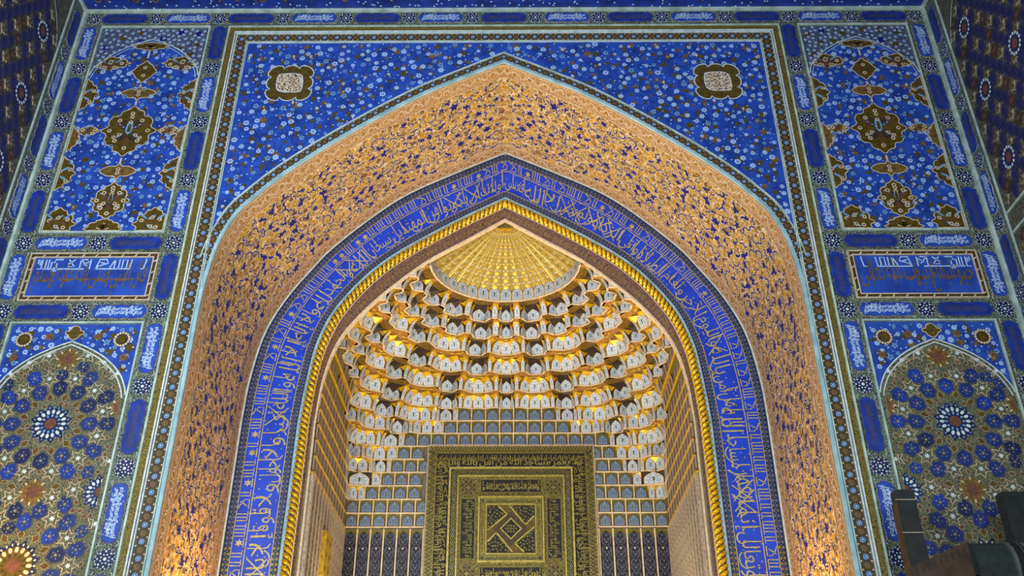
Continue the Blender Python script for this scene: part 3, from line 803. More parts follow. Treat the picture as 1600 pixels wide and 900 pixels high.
            if kd == 'rust_star':
                Q = inn(star(8, r * .6, r * .35, .2, px, pz)); Q and b.plate(Q, L, .015, RUST)
                for k in range(8):
                    a = 2 * PI * k / 8; Q = inn(ell(.018, .008, 6, px + .8 * r * math.cos(a), pz + .8 * r * math.sin(a), a)); len(Q) > 2 and b.plate(Q, L, .0142, CREAM)
            else:
                g = kd == 'gold_rosette'
                Q = inn(ell(r * .72, r * .72, 24, px, pz)); len(Q) > 2 and b.plate(Q, L, .0135, OLIVE if g else NAVY)
                for rr, n2, sz, m2 in ((.60, 16, .095, CREAM if g else WHITE), (.40, 12, .06, BROWN if g else SKY), (.80, 24, .045, CREAM if g else SKY)):
                    for k in range(n2):
                        a = 2 * PI * k / n2; Q = inn(ell(sz * r * 1.25, sz * r * .8, 7, px + rr * r * math.cos(a), pz + rr * r * math.sin(a), a)); len(Q) > 2 and b.plate(Q, L, .015, m2)
                Q = inn(ell(r * .27, r * .27, 12, px, pz)); len(Q) > 2 and b.plate(Q, L, .016, RUST)
        b.build(kd, t)

# ------------------------------------------------------------------ rectangular frame round the arch and the flower bands
def sheet_frame(mb, x_in, x_out, z_in, z_out, h, m, h0=0.0):
    for s_ in (-1, 1): mb.rect(min(s_ * x_in, s_ * x_out), 0, max(s_ * x_in, s_ * x_out), z_in, front, h, m, h0)
    mb.rect(-x_out, z_in, x_out, z_out, front, h, m, h0)


t = thing('arch_surround', 'tall gold and white moulded frame around the whole golden arch', 'frame')
mb = MB(); sheet_frame(mb, 3.262, 3.282, 9.888, 9.905, .03, TRIM); mb.build('outer_moulding', t)
mb = MB(); sheet_frame(mb, 3.195, 3.262, 9.812, 9.888, .016, FRAMEBAND)
for k in range(170):
    for s_ in (-1, 1):
        mb.plate(rot2(LEAF2, random.uniform(1.2, 2), .022, s_ * 3.228, 2.6 + k * .0425), front, .018, GOLD_PANEL)
for k in range(150): mb.plate(rot2(LEAF2, random.uniform(-.4, .4), .024, -3.2 + k * .043, 9.85), front, .018, GOLD_PANEL)
mb.build('gold_band', t)
mb = MB(); sheet_frame(mb, 3.180, 3.195, 9.797, 9.812, .034, WHITE); sheet_frame(mb, 3.158, 3.170, 9.775, 9.787, .03, WHITE); sheet_frame(mb, 3.170, 3.180, 9.787, 9.797, .02, OLIVE); mb.build('white_moulding', t)
mb = MB(); sheet_frame(mb, 3.045, 3.158, 9.662, 9.775, .010, BANDGROUND); mb.build('flower_ground', t)
mb = MB(); sheet_frame(mb, 3.032, 3.045, 9.65, 9.662, .020, TRIM); sheet_frame(mb, 3.018, 3.026, 9.636, 9.644, .016, WHITE); mb.build('inner_moulding', t)
b = MB(); b.plate(ell(.045, .045, 12), front, .003, BROWN, 0); b.plate(star(8, .027, .022, 0), front, .006, SKY, .003); b.plate(ell(.015, .015, 8), front, .008, BLUE_DEEP); b.plate(ell(.008, .008, 6), front, .009, WHITE)
for k in range(4): b.plate(ell(.008, .008, 5, .062 * math.cos(PI / 4 + k * PI / 2), .052 * math.sin(PI / 4 + k * PI / 2)), front, .004, CREAM)
BUD = b.mesh('blue_rosette')
b = MB(); b.plate([(-.036, -.05), (.036, -.05), (.036, .05), (-.036, .05)], front, .002, BROWN, 0); b.plate(star(8, .036, .020, 0), front, .004, OCHRE); b.plate(ell(.012, .012, 6), front, .005, RUST); SQ = b.mesh('brown_square')
pitch = .145
for s_ in (-1, 1):
    for k in range(45):
        z = 9.70 - k * pitch
        if z < 3.0: break
        place('blue_rosette', BUD, t, Matrix.Translation((s_ * 3.101, -.010, z)))
        place('brown_square', SQ, t, Matrix.Translation((s_ * 3.101, -.010, z - pitch / 2)) @ Matrix.Rotation(PI / 2, 4, 'Y'))
for k in range(42):
    x = -3.0 + k * 6.0 / 41
    place('blue_rosette', BUD, t, Matrix.Translation((x, -.010, 9.718)))
    place('brown_square', SQ, t, Matrix.Translation((x - 3.0 / 41, -.010, 9.718)))
# arch band
t = thing('arch_flower_band', 'dark brown pointed band with pale blue rosettes edging the golden arch', 'band')
O1, O2, O3 = offset(P_OUT, .034), offset(P_OUT, .125), offset(P_OUT, .140)
kk = next(i for i in range(NP) if P_OUT[i][1] > 6.55); i0, i1 = kk, NP - 1 - kk
mb = MB(); st = Strip(O1, O2, -.012, -.012, (0, -1, 0)); st.sheet(mb, BANDGROUND, 0, i0=i0, i1=i1); mb.build('flower_ground', t)
mb = MB(); bead(mb, O2, -.010, .012, .014, TRIM, i0, i1); mb.build('upper_moulding', t)
s0, s1 = st.L[i0], st.L[i1]; n = int((s1 - s0) / pitch); n -= n % 2
for k in range(n + 1):
    u = s0 + (s1 - s0) * k / n; p = st(u, .5, .0); q = st(u + .02, .5, 0); a = -math.atan2(q[2] - p[2], q[0] - p[0])
    M = Matrix.Translation((p[0], -.012, p[2])) @ Matrix.Rotation(a, 4, 'Y')
    place('blue_rosette', BUD, t, M @ Matrix.Diagonal((.85, 1, .85, 1)))
    if k < n:
        p = st(u + (s1 - s0) / n / 2, .5, 0); q = st(u + (s1 - s0) / n / 2 + .02, .5, 0); a = -math.atan2(q[2] - p[2], q[0] - p[0])
        place('brown_square', SQ, t, Matrix.Translation((p[0], -.012, p[2])) @ Matrix.Rotation(a, 4, 'Y') @ Matrix.Diagonal((.8, 1, .8, 1)))
mb = MB(); bead(mb, P_OUT, 0, .034, .028, EDGE); tag(mb.build('arch_edge'), 'pale blue rounded edge moulding along the front of the golden arch', 'moulding')

# ------------------------------------------------------------------ spandrels
curve = [tuple(p) for p in O3[NPH:NP]]            # apex to bottom right
for s_, side in ((-1, 'left'), (1, 'right')):
    c = [p for p in curve if p[0] < 3.012]
    c = [p for p in c if p[1] > 6.9 or p[0] < 2.9]
    poly = [(0, 9.634)] + c + [(3.018, c[-1][1] - .06), (3.018, 9.634)]
    poly = [(s_ * x, z) for x, z in poly]
    t = thing('spandrel', 'blue floral spandrel with one gold medallion, %s of the arch point' % side, 'panel', (0, 0, 0), 'spandrels over the golden arch')
    mb = MB(); mb.plate(poly, front, .006, BLUE, 0); mb.build('field', t)
    mb = MB()
    ln = [(s_ * (x), z) for x, z in [tuple(p) for p in offset(P_OUT, .150)[NPH:NP]] if x < 3.012 and (z > 6.98 or x < 2.9)]
    mb.stroke(ln, .008, front, .012, WHITE); mb.build('edge_line', t)
    mx, mz = s_ * 2.452, 9.005
    Q = [];
    for k in range(8):                                # eight lobes, the corners larger
        a0 = PI / 4 * k
        for j in range(7):
            a = a0 + (j - 3) / 3 * PI / 8; r = (.268 if k % 2 == 0 else .318) * (.88 + .12 * math.cos((j - 3) / 3 * PI / 2) ** .6); Q.append((mx + r * math.cos(a), mz + r * math.sin(a)))
    big = MB(); big.plate(Q, front, .014, OLIVE, .006, CREAM); big.stroke(Q, .013, front, .0155, WHITE, True); mo = big.build('medallion', t)
    core = MB(); P = chaikin([(mx + x * .15, mz + y * .15) for x, y in [(-1, -.55), (-.6, -.95), (.6, -.95), (1.0, -.9), (.98, .6), (.55, .95), (-.6, .9), (-.98, .8)]], 1)
    core.plate(P, front, .018, CREAM, .014); core.stroke(P, .012, front, .019, WHITE, True)
    for x, z in scatter(P, .026, 60, .016): core.stroke(chaikin([(x + random.uniform(-.02, .02), z + random.uniform(-.02, .02)) for _ in range(4)], 1, False), .009, front, .0195, BROWN)
    core.build('medallion_heart', mo)
    for dx, dz in ((.07, -.30), (-.24, -.42), (.0, .40), (.20, .40), (.62, -.02), (-.52, .38)):
        x, z = mx - s_ * abs(dx) * (1 if dx > 0 else -1), mz + dz
        if not inside((x, z), poly): continue
        b = MB(); b.plate(rot2(LEAF3, random.uniform(-.4, .4), .045, x, z), front, .010, OCHRE, .006); b.plate(ell(.012, .026, 8, x, z + .01), front, .013, CREAM); b.build('palmette', t)
    garden(t, poly, 185, 130, [sc(Q, 1.04, 1.04, mx * -.04, mz * -.04)], -.006, None, .020, .039, nspir=90)

# ------------------------------------------------------------------ golden soffit of the arch
Y1 = 1.8
so = Strip(P_OUT, P_A, 0, Y1, None)
if so.n[NPH - 20][2] > 0: so.n = -so.n
D = Y1
t = thing('arch_soffit', 'deep golden arch vault with blue leaves and cream scrolls', 'arch')
mb = MB(); so.sheet(mb, SOFFIT, 0, .13, .87); mb.build('gilded_ground', t)
mb = MB(); so.sheet(mb, SOFFIT_EDGE, 0, 0, .13); so.sheet(mb, SOFFIT_EDGE, 0, .87, 1)
sm = lambda u, v, h: so(u, v / D, h)
half = so.len / 2
for v0, v1 in ((.03, .20), (1.60, 1.77)):
    k = 0; u = 2.6
    while u < half:
        for sg in (1, -1):
            uu = half + sg * (half - u); f = 1 if k % 2 else -1
            mb.stroke(chaikin([(uu - sg * .05, (v0 + v1) / 2 - f * .05), (uu - sg * .02, (v0 + v1) / 2 + f * .05), (uu + sg * .03, (v0 + v1) / 2 + f * .03), (uu + sg * .05, (v0 + v1) / 2 - f * .05)], 2, False), .014, sm, .004, CREAM)
            mb.plate(ell(.018, .018, 6, uu, (v0 + v1) / 2 - f * .01), sm, .004, GOLD)
        u += .10; k += 1
for v in (.015, .225, 1.575, 1.785):
    mb.stroke([(u, v) for u in np.linspace(2.6, so.len - 2.6, 160)], .012, sm, .005, CREAM)
mb.build('guilloche_border', t)
rng = random.Random(11)
A = scatter([(2.9, .30), (half - .10, .30), (half - .10, 1.52), (2.9, 1.52)], .118, 560, 0, (), 40, rng)
mb = MB(); mg = MB()
def both(P): return (P, [(2 * half - x, v) for x, v in P][::-1])
for i, (u, v) in enumerate(A):
    s_ = rng.uniform(.048, .092); a = rng.uniform(0, 6.28)
    if i % 4 == 0:                                     # curled stem
        P = chaikin(rot2([(-1.2, -.6), (-.6, .5), (.0, -.3), (.5, .6), (1.2, .1)], a, s_ * 1.1, u, v), 2, False)
        for Q in both(P): mb.stroke(Q, .036, sm, .004, CREAM); mb.stroke(Q, .018, sm, .006, VIOLET)
    elif i % 4 == 1:
        P = chaikin(rot2([(-1.0, -.8), (-1.1, .5), (.0, 1.0), (1.0, .5), (.8, -.7)], a, s_ * .8, u, v), 2, False)
        for Q in both(P): mb.stroke(Q, .034, sm, .004, CREAM); mb.stroke(Q, .017, sm, .006, VIOLET)
    else:
        P = rot2((LEAF, LEAF2, LEAF3)[i % 3], a, s_, u, v)
        c = [(u + (x - u) * 1.22, v + (y - v) * 1.22) for x, y in P]
        for Q in both(c): mb.plate(Q, sm, .004, CREAM)
        for Q in both(P): mb.plate(Q, sm, .007, VIOLET)
mb.build('blue_leaves', t, kind='stuff')
B = scatter([(2.9, .28), (half - .06, .28), (half - .06, 1.54), (2.9, 1.54)], .105, 700, 0, (), 25, rng)
for i, (u, v) in enumerate(B):
    r = rng.uniform(.016, .030)
    for uu in (u, 2 * half - u):
        mg.plate(ell(r * 1.3, r * 1.3, 8, uu, v), sm, .009, CREAM); mg.plate(ell(r, r, 8, uu, v), sm, .011, GOLD); mg.plate(ell(r * .4, r * .4, 6, uu, v), sm, .013, CREAM)
mg.build('gold_blossoms', t, kind='stuff')

# ------------------------------------------------------------------ calligraphy band
t = thing('calligraphy_band', 'broad blue arched band with gold calligraphy inside the golden arch', 'band')
ba = Strip(P_A, P_B, Y1, Y1, (0, -1, 0)); W = .62
bm = lambda u, v, h: ba(u, 1 - v / W, h)              # v from the inner edge outwards
mb = MB(); ba.sheet(mb, BAND_BLUE, 0, .155, .815); mb.build('field', t)
for ta, tb in ((.03, .155), (.815, .94)): mb = MB(); ba.sheet(mb, NAVY, 0.002, ta, tb); mb.build('chain_ground', t)
mb = MB(); u = 2.6
while u < ba.len - 2.6:
    for v0 in (.562, .077):
        for dv in (-.018, .018): mb.plate([(u, v0 + dv - .017), (u + .022, v0 + dv), (u, v0 + dv + .017), (u - .022, v0 + dv)], bm, .004, GOLD_PANEL if u < 4.2 or u > ba.len - 4.2 else LATTICE_GREY)
        mb.plate(ell(.007, .007, 4, u + .028, v0), bm, .004, SKY)
    u += .056
mb.build('diamond_chain', t, kind='stuff')
mb = MB(); ba.sheet(mb, WHITE, .03, 0, .028); mb.build('white_edge', t)
mb = MB(); ba.sheet(mb, EDGE, .006, .945, 1.0); mb.build('blue_edge', t)
mb = MB(); us = np.linspace(2.6, ba.len - 2.6, 220)
for v, w_ in ((.112, .008), (.525, .008), (.385, .010)): mb.stroke([(u, v) for u in us], w_, bm, .006, GOLD_TEXT)
mb.build('gold_lines', t)
# running verse, then a second line of tall letters over it, all following the curve
L0, L1 = 2.75, ba.len - 2.75; words = (VERSE + ' سبحان الله والحمد لله ولا إله إلا الله والله أكبر ولا حول ولا قوة إلا بالله العلي العظيم').split(' ')
mb = MB(); halfw = len(words) // 2
def run(ws, ua, ub, v0, ht, m, bold, lift):
    """words from right to left, each one stretched to its share"""
    tot = sum(len(x) + .6 for x in ws); u = ub; span = ub - ua
    for wd in ws:
        k = (len(wd) + .6) / tot * span; T = lettering(wd, bold)
        mb.text(T, u - k * .97, v0, k * .94, ht, bm, lift, m); u -= k
run(words, L0, L1, .125, .225, GOLD_TEXT, -.004, .008)
rg2 = random.Random(5); u = L0
while u < L1:                                          # tall alif strokes with bent feet, and the cross strokes
    k = rg2.random()
    if k < .62:
        v1 = rg2.uniform(.36, .40); v0 = rg2.uniform(.14, .22); mb.stroke([(u + .05, v0), (u + .012, v0 + .02), (u, v0 + .06), (u, v1)], .0135, bm, .0095, GOLD_TEXT)
    elif k < .78: mb.stroke([(u - .12, .37), (u, .25), (u + .12, .15)], .0135, bm, .0092, GOLD_TEXT); mb.stroke([(u + .13, .36), (u + .02, .24), (u - .06, .15)], .0135, bm, .0094, GOLD_TEXT)
    else: mb.stroke(chaikin([(u - .10, .19), (u - .05, .13), (u + .04, .13), (u + .09, .18), (u + .08, .21)], 2, False), .014, bm, .0093, GOLD_TEXT)
    u += rg2.uniform(.10, .20)
mb.build('thuluth_lettering', t)
mb = MB(); u = L0
while u < L1:
    k = rg2.randrange(5); x = lambda *p: [(u + a, .40 + b) for a, b in p]
    if k < 3:
        n = rg2.randrange(2, 5)
        for i in range(n): mb.stroke(x((i * .036, .115), (i * .036, .01), (i * .036 + .03, .01)), .0115, bm, .008, GOLD_TEXT)
        w_ = n * .036
    elif k == 3: mb.stroke(x((0, .01), (.10, .01), (.10, .06), (.04, .10), (.0, .115)), .0115, bm, .008, GOLD_TEXT); mb.stroke(x((.03, .03), (.08, .10)), .0115, bm, .008, GOLD_TEXT); w_ = .12
    else: mb.plate(star(6, .045, .022, 0, u + .05, .455), bm, .008, GOLD_TEXT); mb.stroke(x((0, .01), (.1, .01)), .0115, bm, .008, GOLD_TEXT); w_ = .10
    u += w_ + .022
mb.build('kufic_lettering', t)
mb = MB()
for u, v in scatter([(L0, .12), (L1, .12), (L1, .38), (L0, .38)], .06, 420, 0, (), 12): mb.plate(rot2([(-1, 0), (0, .5), (1, 0), (0, -.4)], rg2.uniform(0, 6), .014, u, v), bm, .0075, GOLD_TEXT if rg2.random() < .6 else SKY)
mb.build('vowel_marks', t, kind='stuff')

# ------------------------------------------------------------------ rope moulding and brown band
RC = (P_B + P_B2) / 2
d_ = np.r_[0, np.cumsum(np.hypot(*np.diff(RC, axis=0).T))]; ns = 1800
ss = np.linspace(2.4, d_[-1] - 2.4, ns); cx_ = np.interp(ss, d_, RC[:, 0]); cz_ = np.interp(ss, d_, RC[:, 1])
tx, tz = np.gradient(cx_), np.gradient(cz_); ln = np.hypot(tx, tz); nx, nz = -tz / ln, tx / ln
K = 14; mid = d_[-1] / 2
V = []; F = []; MI = []
for i in range(ns):
    sg = 1 if ss[i] < mid else -1
    for k in range(K):
        a = 2 * PI * k / K
        r = .046 * (1 + .20 * math.sin(ss[i] / .066 * 2 * PI + sg * a * 2.0))
        V.append((cx_[i] + nx[i] * r * math.cos(a), Y1 - .01 - r * math.sin(a) * .9, cz_[i] + nz[i] * r * math.cos(a)))
for i in range(ns - 1):
    sg = 1 if ss[i] < mid else -1
    for k in range(K):
        j = (k + 1) % K; F.append([i * K + k, (i + 1) * K + k, (i + 1) * K + j, i * K + j])
        MI.append(0 if math.sin(ss[i] / .066 * 2 * PI + sg * 4 * PI * (k + .5) / K) > -.6 else 1)
me = bpy.data.meshes.new('rope_moulding'); me.from_pydata(V, [], F); me.materials.append(GOLD_BRIGHT); me.materials.append(BROWN)
me.polygons.foreach_set('material_index', MI); me.polygons.foreach_set('use_smooth', [True] * len(F)); me.update()
tag(obj('rope_moulding', me), 'twisted golden rope moulding following the niche opening', 'moulding')
t = thing('niche_surround', 'brown patterned arched band between golden rope and niche', 'band')
mb = MB(); Strip(P_B, P_B2, Y1 + .012, Y1 + .012, (0, -1, 0)).sheet(mb, BROWN); Strip(P_B2, P_C, Y1 + .01, Y1 + .07, (0, -1, 0)).sheet(mb, BROWNBAND); mb.build('brown_lace', t)
mb = MB(); bs = Strip(P_B2, P_C, Y1 + .01, Y1 + .07, (0, -1, 0)); u = 2.6
while u < bs.len - 2.6:
    mb.plate(star(5, .020, .010, u, 0, 0) and [(u + x, .5 + y / .10) for x, y in star(5, .024, .012, u)], bs, .004, OCHRE); u += .062
mb.build('gold_stars', t, kind='stuff')
mb = MB(); Strip(P_C, offset(P_C, .022), Y1 + .055, Y1 + .055, (0, -1, 0)).sheet(mb, CREAM); Strip(P_C, P_C, Y1 + .055, Y1 + .10, (0, -1, 0)).sheet(mb, CREAM) if False else None
for i in range(NP - 1):
    mb.face([(P_C[i][0], Y1 + .055, P_C[i][1]), (P_C[i + 1][0], Y1 + .055, P_C[i + 1][1]), (P_C[i + 1][0], Y1 + .12, P_C[i + 1][1]), (P_C[i][0], Y1 + .12, P_C[i][1])], CREAM)
Q = offset(P_B2, .045); Strip(P_B2, offset(P_B2, -.012), Y1, Y1, (0, -1, 0)).sheet(mb, CREAM)
mb.build('cream_edge', t)

# ------------------------------------------------------------------ the niche: muqarnas tiers
YF, YB, XN = 1.9, 4.15, 2.15
mb = MB(); mb.box((-XN - .6, YB + .02, 0), (XN + .6, YB + .2, 9), PLASTER); struct(mb.build('wall_niche_back'))
for s_, nm in ((-1, 'wall_niche_left'), (1, 'wall_niche_right')):
    mb = MB(); mb.box((min(s_ * (XN + .02), s_ * (XN + .2)), YF - .06, 0), (max(s_ * (XN + .02), s_ * (XN + .2)), YB + .02, 7.0), PLASTER); struct(mb.build(nm))
ZK = [5.05 + .187 * k for k in range(10)] + [6.733 + .1662 * k for k in range(1, 7)]
hz = P_C[NPH:][::-1]
def XC(z): return float(np.interp(z, hz[:, 1], hz[:, 0]))
CXK = [.02, .02, .24, .44, .56, .64, .72, 1.22, 1.36, 1.45]
BK = [2.24] * 9 + [2.21, 1.98, 1.72, 1.46, 1.28, 1.11, .95]
AK = [min(2.14, XC(z) + .04) for z in ZK]; AK[12:] = [1.46, 1.28, 1.10, .95]


def plan(k):
    a, bq = AK[k], BK[k]
    if k < 10: cx = CXK[k]; cy = cx * .66 if k < 9 else 1.3
    else: cx = a - (.34, .27, .2, .14, .07, 0)[k - 10]; cy = bq if k == 15 else bq * (.75 + .05 * (k - 10))
    P = [(-a, YF)]
    for i in range(25):
        th = PI - PI / 2 * i / 24; P.append((-a + cx + cx * math.cos(th), YF + bq - cy + cy * math.sin(th)))
    P = np.array(P + [(-x, y) for x, y in reversed(P)])
    keep = np.r_[True, np.hypot(*np.diff(P, axis=0).T) > 1e-6]; P = P[keep]
    d = np.r_[0, np.cumsum(np.hypot(*np.diff(P, axis=0).T))]
    return P, d, (YF + bq - cy, a - cx)


PL = [plan(k) for k in range(16)]
def at(k, s):
    P, d, _ = PL[k]; s = min(max(s, 0), d[-1]); p = np.array([np.interp(s, d, P[:, 0]), np.interp(s, d, P[:, 1])])
    e = .03; q0 = np.array([np.interp(max(s - e, 0), d, P[:, 0]), np.interp(max(s - e, 0), d, P[:, 1])]); q1 = np.array([np.interp(min(s + e, d[-1]), d, P[:, 0]), np.interp(min(s + e, d[-1]), d, P[:, 1])])
    tt = q1 - q0; tt /= np.hypot(*tt); return p, np.array([-tt[1], tt[0]])


def tier_nodes(k):
    """list of (s, outward recess, facet kind to the right of the node, bay index)"""
    P, d, (ye, xe) = PL[k]; L = d[-1]; nodes = []
    def flat(s0, s1, kind):
        n = max(1, round((s1 - s0) / .187))
        for i in range(n): nodes.append((s0 + (s1 - s0) * i / n, 0, kind, -1))
    def bays(s0, s1, side=0):
        Lb = s1 - s0; n = max(1, round(Lb / .43))
        if side == 0 and n % 2 == 0: n += 1
        bis = [abs(2 * i + 1 - n) // 2 if side == 0 else (i if side < 0 else n - 1 - i) + 3 for i in range(n)]
        isd = [k >= 13 or (bi % 2 == 1 if k in (11, 12) else bi % 2 == 0 if k in (9, 10) else (bi + k) % 2 == 0) for bi in bis]
        wt = [.85 if q else 1.25 for q in isd]; cum = np.r_[0, np.cumsum(wt)] / sum(wt) * Lb + s0
        lw = .085 if k >= 13 else .055
        for i in range(n):
            a, bq = cum[i], cum[i + 1]; bi = bis[i]; w_ = bq - a
            lft = (side == 0 and i <= (n - 1) // 2) or side < 0; rgt = (side == 0 and i >= (n - 1) // 2) or side > 0
            if w_ < .22: lft = rgt = False
            if lft: nodes.append((a, 0, 'leg', bi)); a += lw
            if rgt: bq -= lw
            f = lambda x: a + (bq - a) * x
            w_ = bq - a
            if isd[i]: amp = min(.12, w_ * .42); seq = [(0, 0, 'side'), (.21, amp, 'deep'), (.79, amp, 'side')]
            elif w_ > .50: amp = min(.10, w_ * .25); seq = [(0, 0, 'cell'), (.23, amp * .75, 'cell'), (.5, amp, 'cell'), (.77, amp * .75, 'cell')]
            else: amp = min(.09, w_ * .25); seq = [(0, 0, 'cell'), (.31, amp, 'cell'), (.69, amp, 'cell')]
            for x, dp, kd in seq: nodes.append((f(x), dp, kd, bi))
            if rgt: nodes.append((bq, 0, 'leg', bi))
    if k <= 8:
        s1 = ye - YF; s2 = float(np.interp(0, [0, 1], [0, 1])); # end of the side flat
        i_end = int(np.argmin(np.abs(P[:, 0] + xe) + np.abs(P[:, 1] - (YF + BK[k])))); s2 = d[i_end]
        if s1 > .1: flat(0, s1, 'slat')
        else: s1 = 0
        if CXK[k] > .1:
            bays(s1, s2, -1)
        else: s2 = s1
        flat(s2, L - s2, 'arch')
        if CXK[k] > .1:
            bays(L - s2, L - s1, 1)
        if s1: flat(L - s1, L, 'slat')
    else:
        n = 19
        if k == 15:
            for i in range(n): nodes.append((L * i / n, 0, 'ring', -1))
        else: bays(0, L)
    nodes.append((L, 0, 'end', -1))
    Q = []
    for s, dp, kd, bi in nodes:
        p, nn = at(k, s); q = p + nn * dp; q[0] = min(max(q[0], -XN + .005), XN - .005); q[1] = min(max(q[1], YF), YB - .005); Q.append((q, kd, bi))
    return Q


TN = [tier_nodes(k) for k in range(16)]
RAD = []
for k in range(16):
    ang = np.array([math.atan2(q[1] - YF + 1e-9, q[0]) for q, _, _ in TN[k]]); rr = np.array([math.hypot(q[0], q[1] - YF) for q, _, _ in TN[k]])
    o = np.argsort(ang); RAD.append((ang[o], np.array([TN[k][i][0] for i in o])))


def upper(k, q):
    a, Pp = RAD[k]; th = math.atan2(q[1] - YF + 1e-9, q[0])
    i = int(np.clip(np.searchsorted(a, th), 1, len(a) - 1)); p, r = Pp[i - 1], Pp[i]; c, s = math.cos(th), math.sin(th)
    # ray from (0,YF) along (c,s) with segment p-r
    d = r - p; e = p - np.array([0, YF]); det = c * (-d[1]) + d[0] * s
    if abs(det) < 1e-9: return p
    tt = (e[0] * (-d[1]) + d[0] * e[1]) / det
    return np.array([c * tt, YF + s * tt])


def niche_panel(name, slim=False, ring=False, blue=False):
    b = MB(); mp = lambda u, v, h: (u, -h, v)
    out = [(-.5, 0), (.5, 0), (.5, .50), (.45, .64), (.30, .80), (0, 1), (-.30, .80), (-.45, .64), (-.5, .50)]
    inn = [(x * .80, .06 + z * .86) for x, z in out]
    b.plate(out, mp, .014, CREAM if not blue else OLIVE, 0)
    b.plate(inn, mp, .017, NICHE_BLUE if blue else NICHE_WHITE)
    b.plate(ell(.075, .2, 8, 0, .42), mp, .019, NICHE_LEAF)
    r0 = random.Random(3)
    for x, z in ((-.26, .18), (.26, .18), (-.2, .40), (.2, .40), (-.27, .60), (.27, .60), (-.12, .75), (.12, .75), (0, .14), (-.13, .55), (.13, .55), (-.3, .33), (.3, .33), (-.15, .27), (.15, .27)):
        b.plate(ell(.044, .036, 5, x + r0.uniform(-.02, .02), z), mp, .0185, NICHE_DOT)
    if blue:
        for sx in (-1, 1): b.stroke([(sx * .08, .2), (sx * .25, .32), (sx * .3, .55), (sx * .1, .78)], .03, mp, .0182, NICHE_DOT)
    return b.mesh(name)


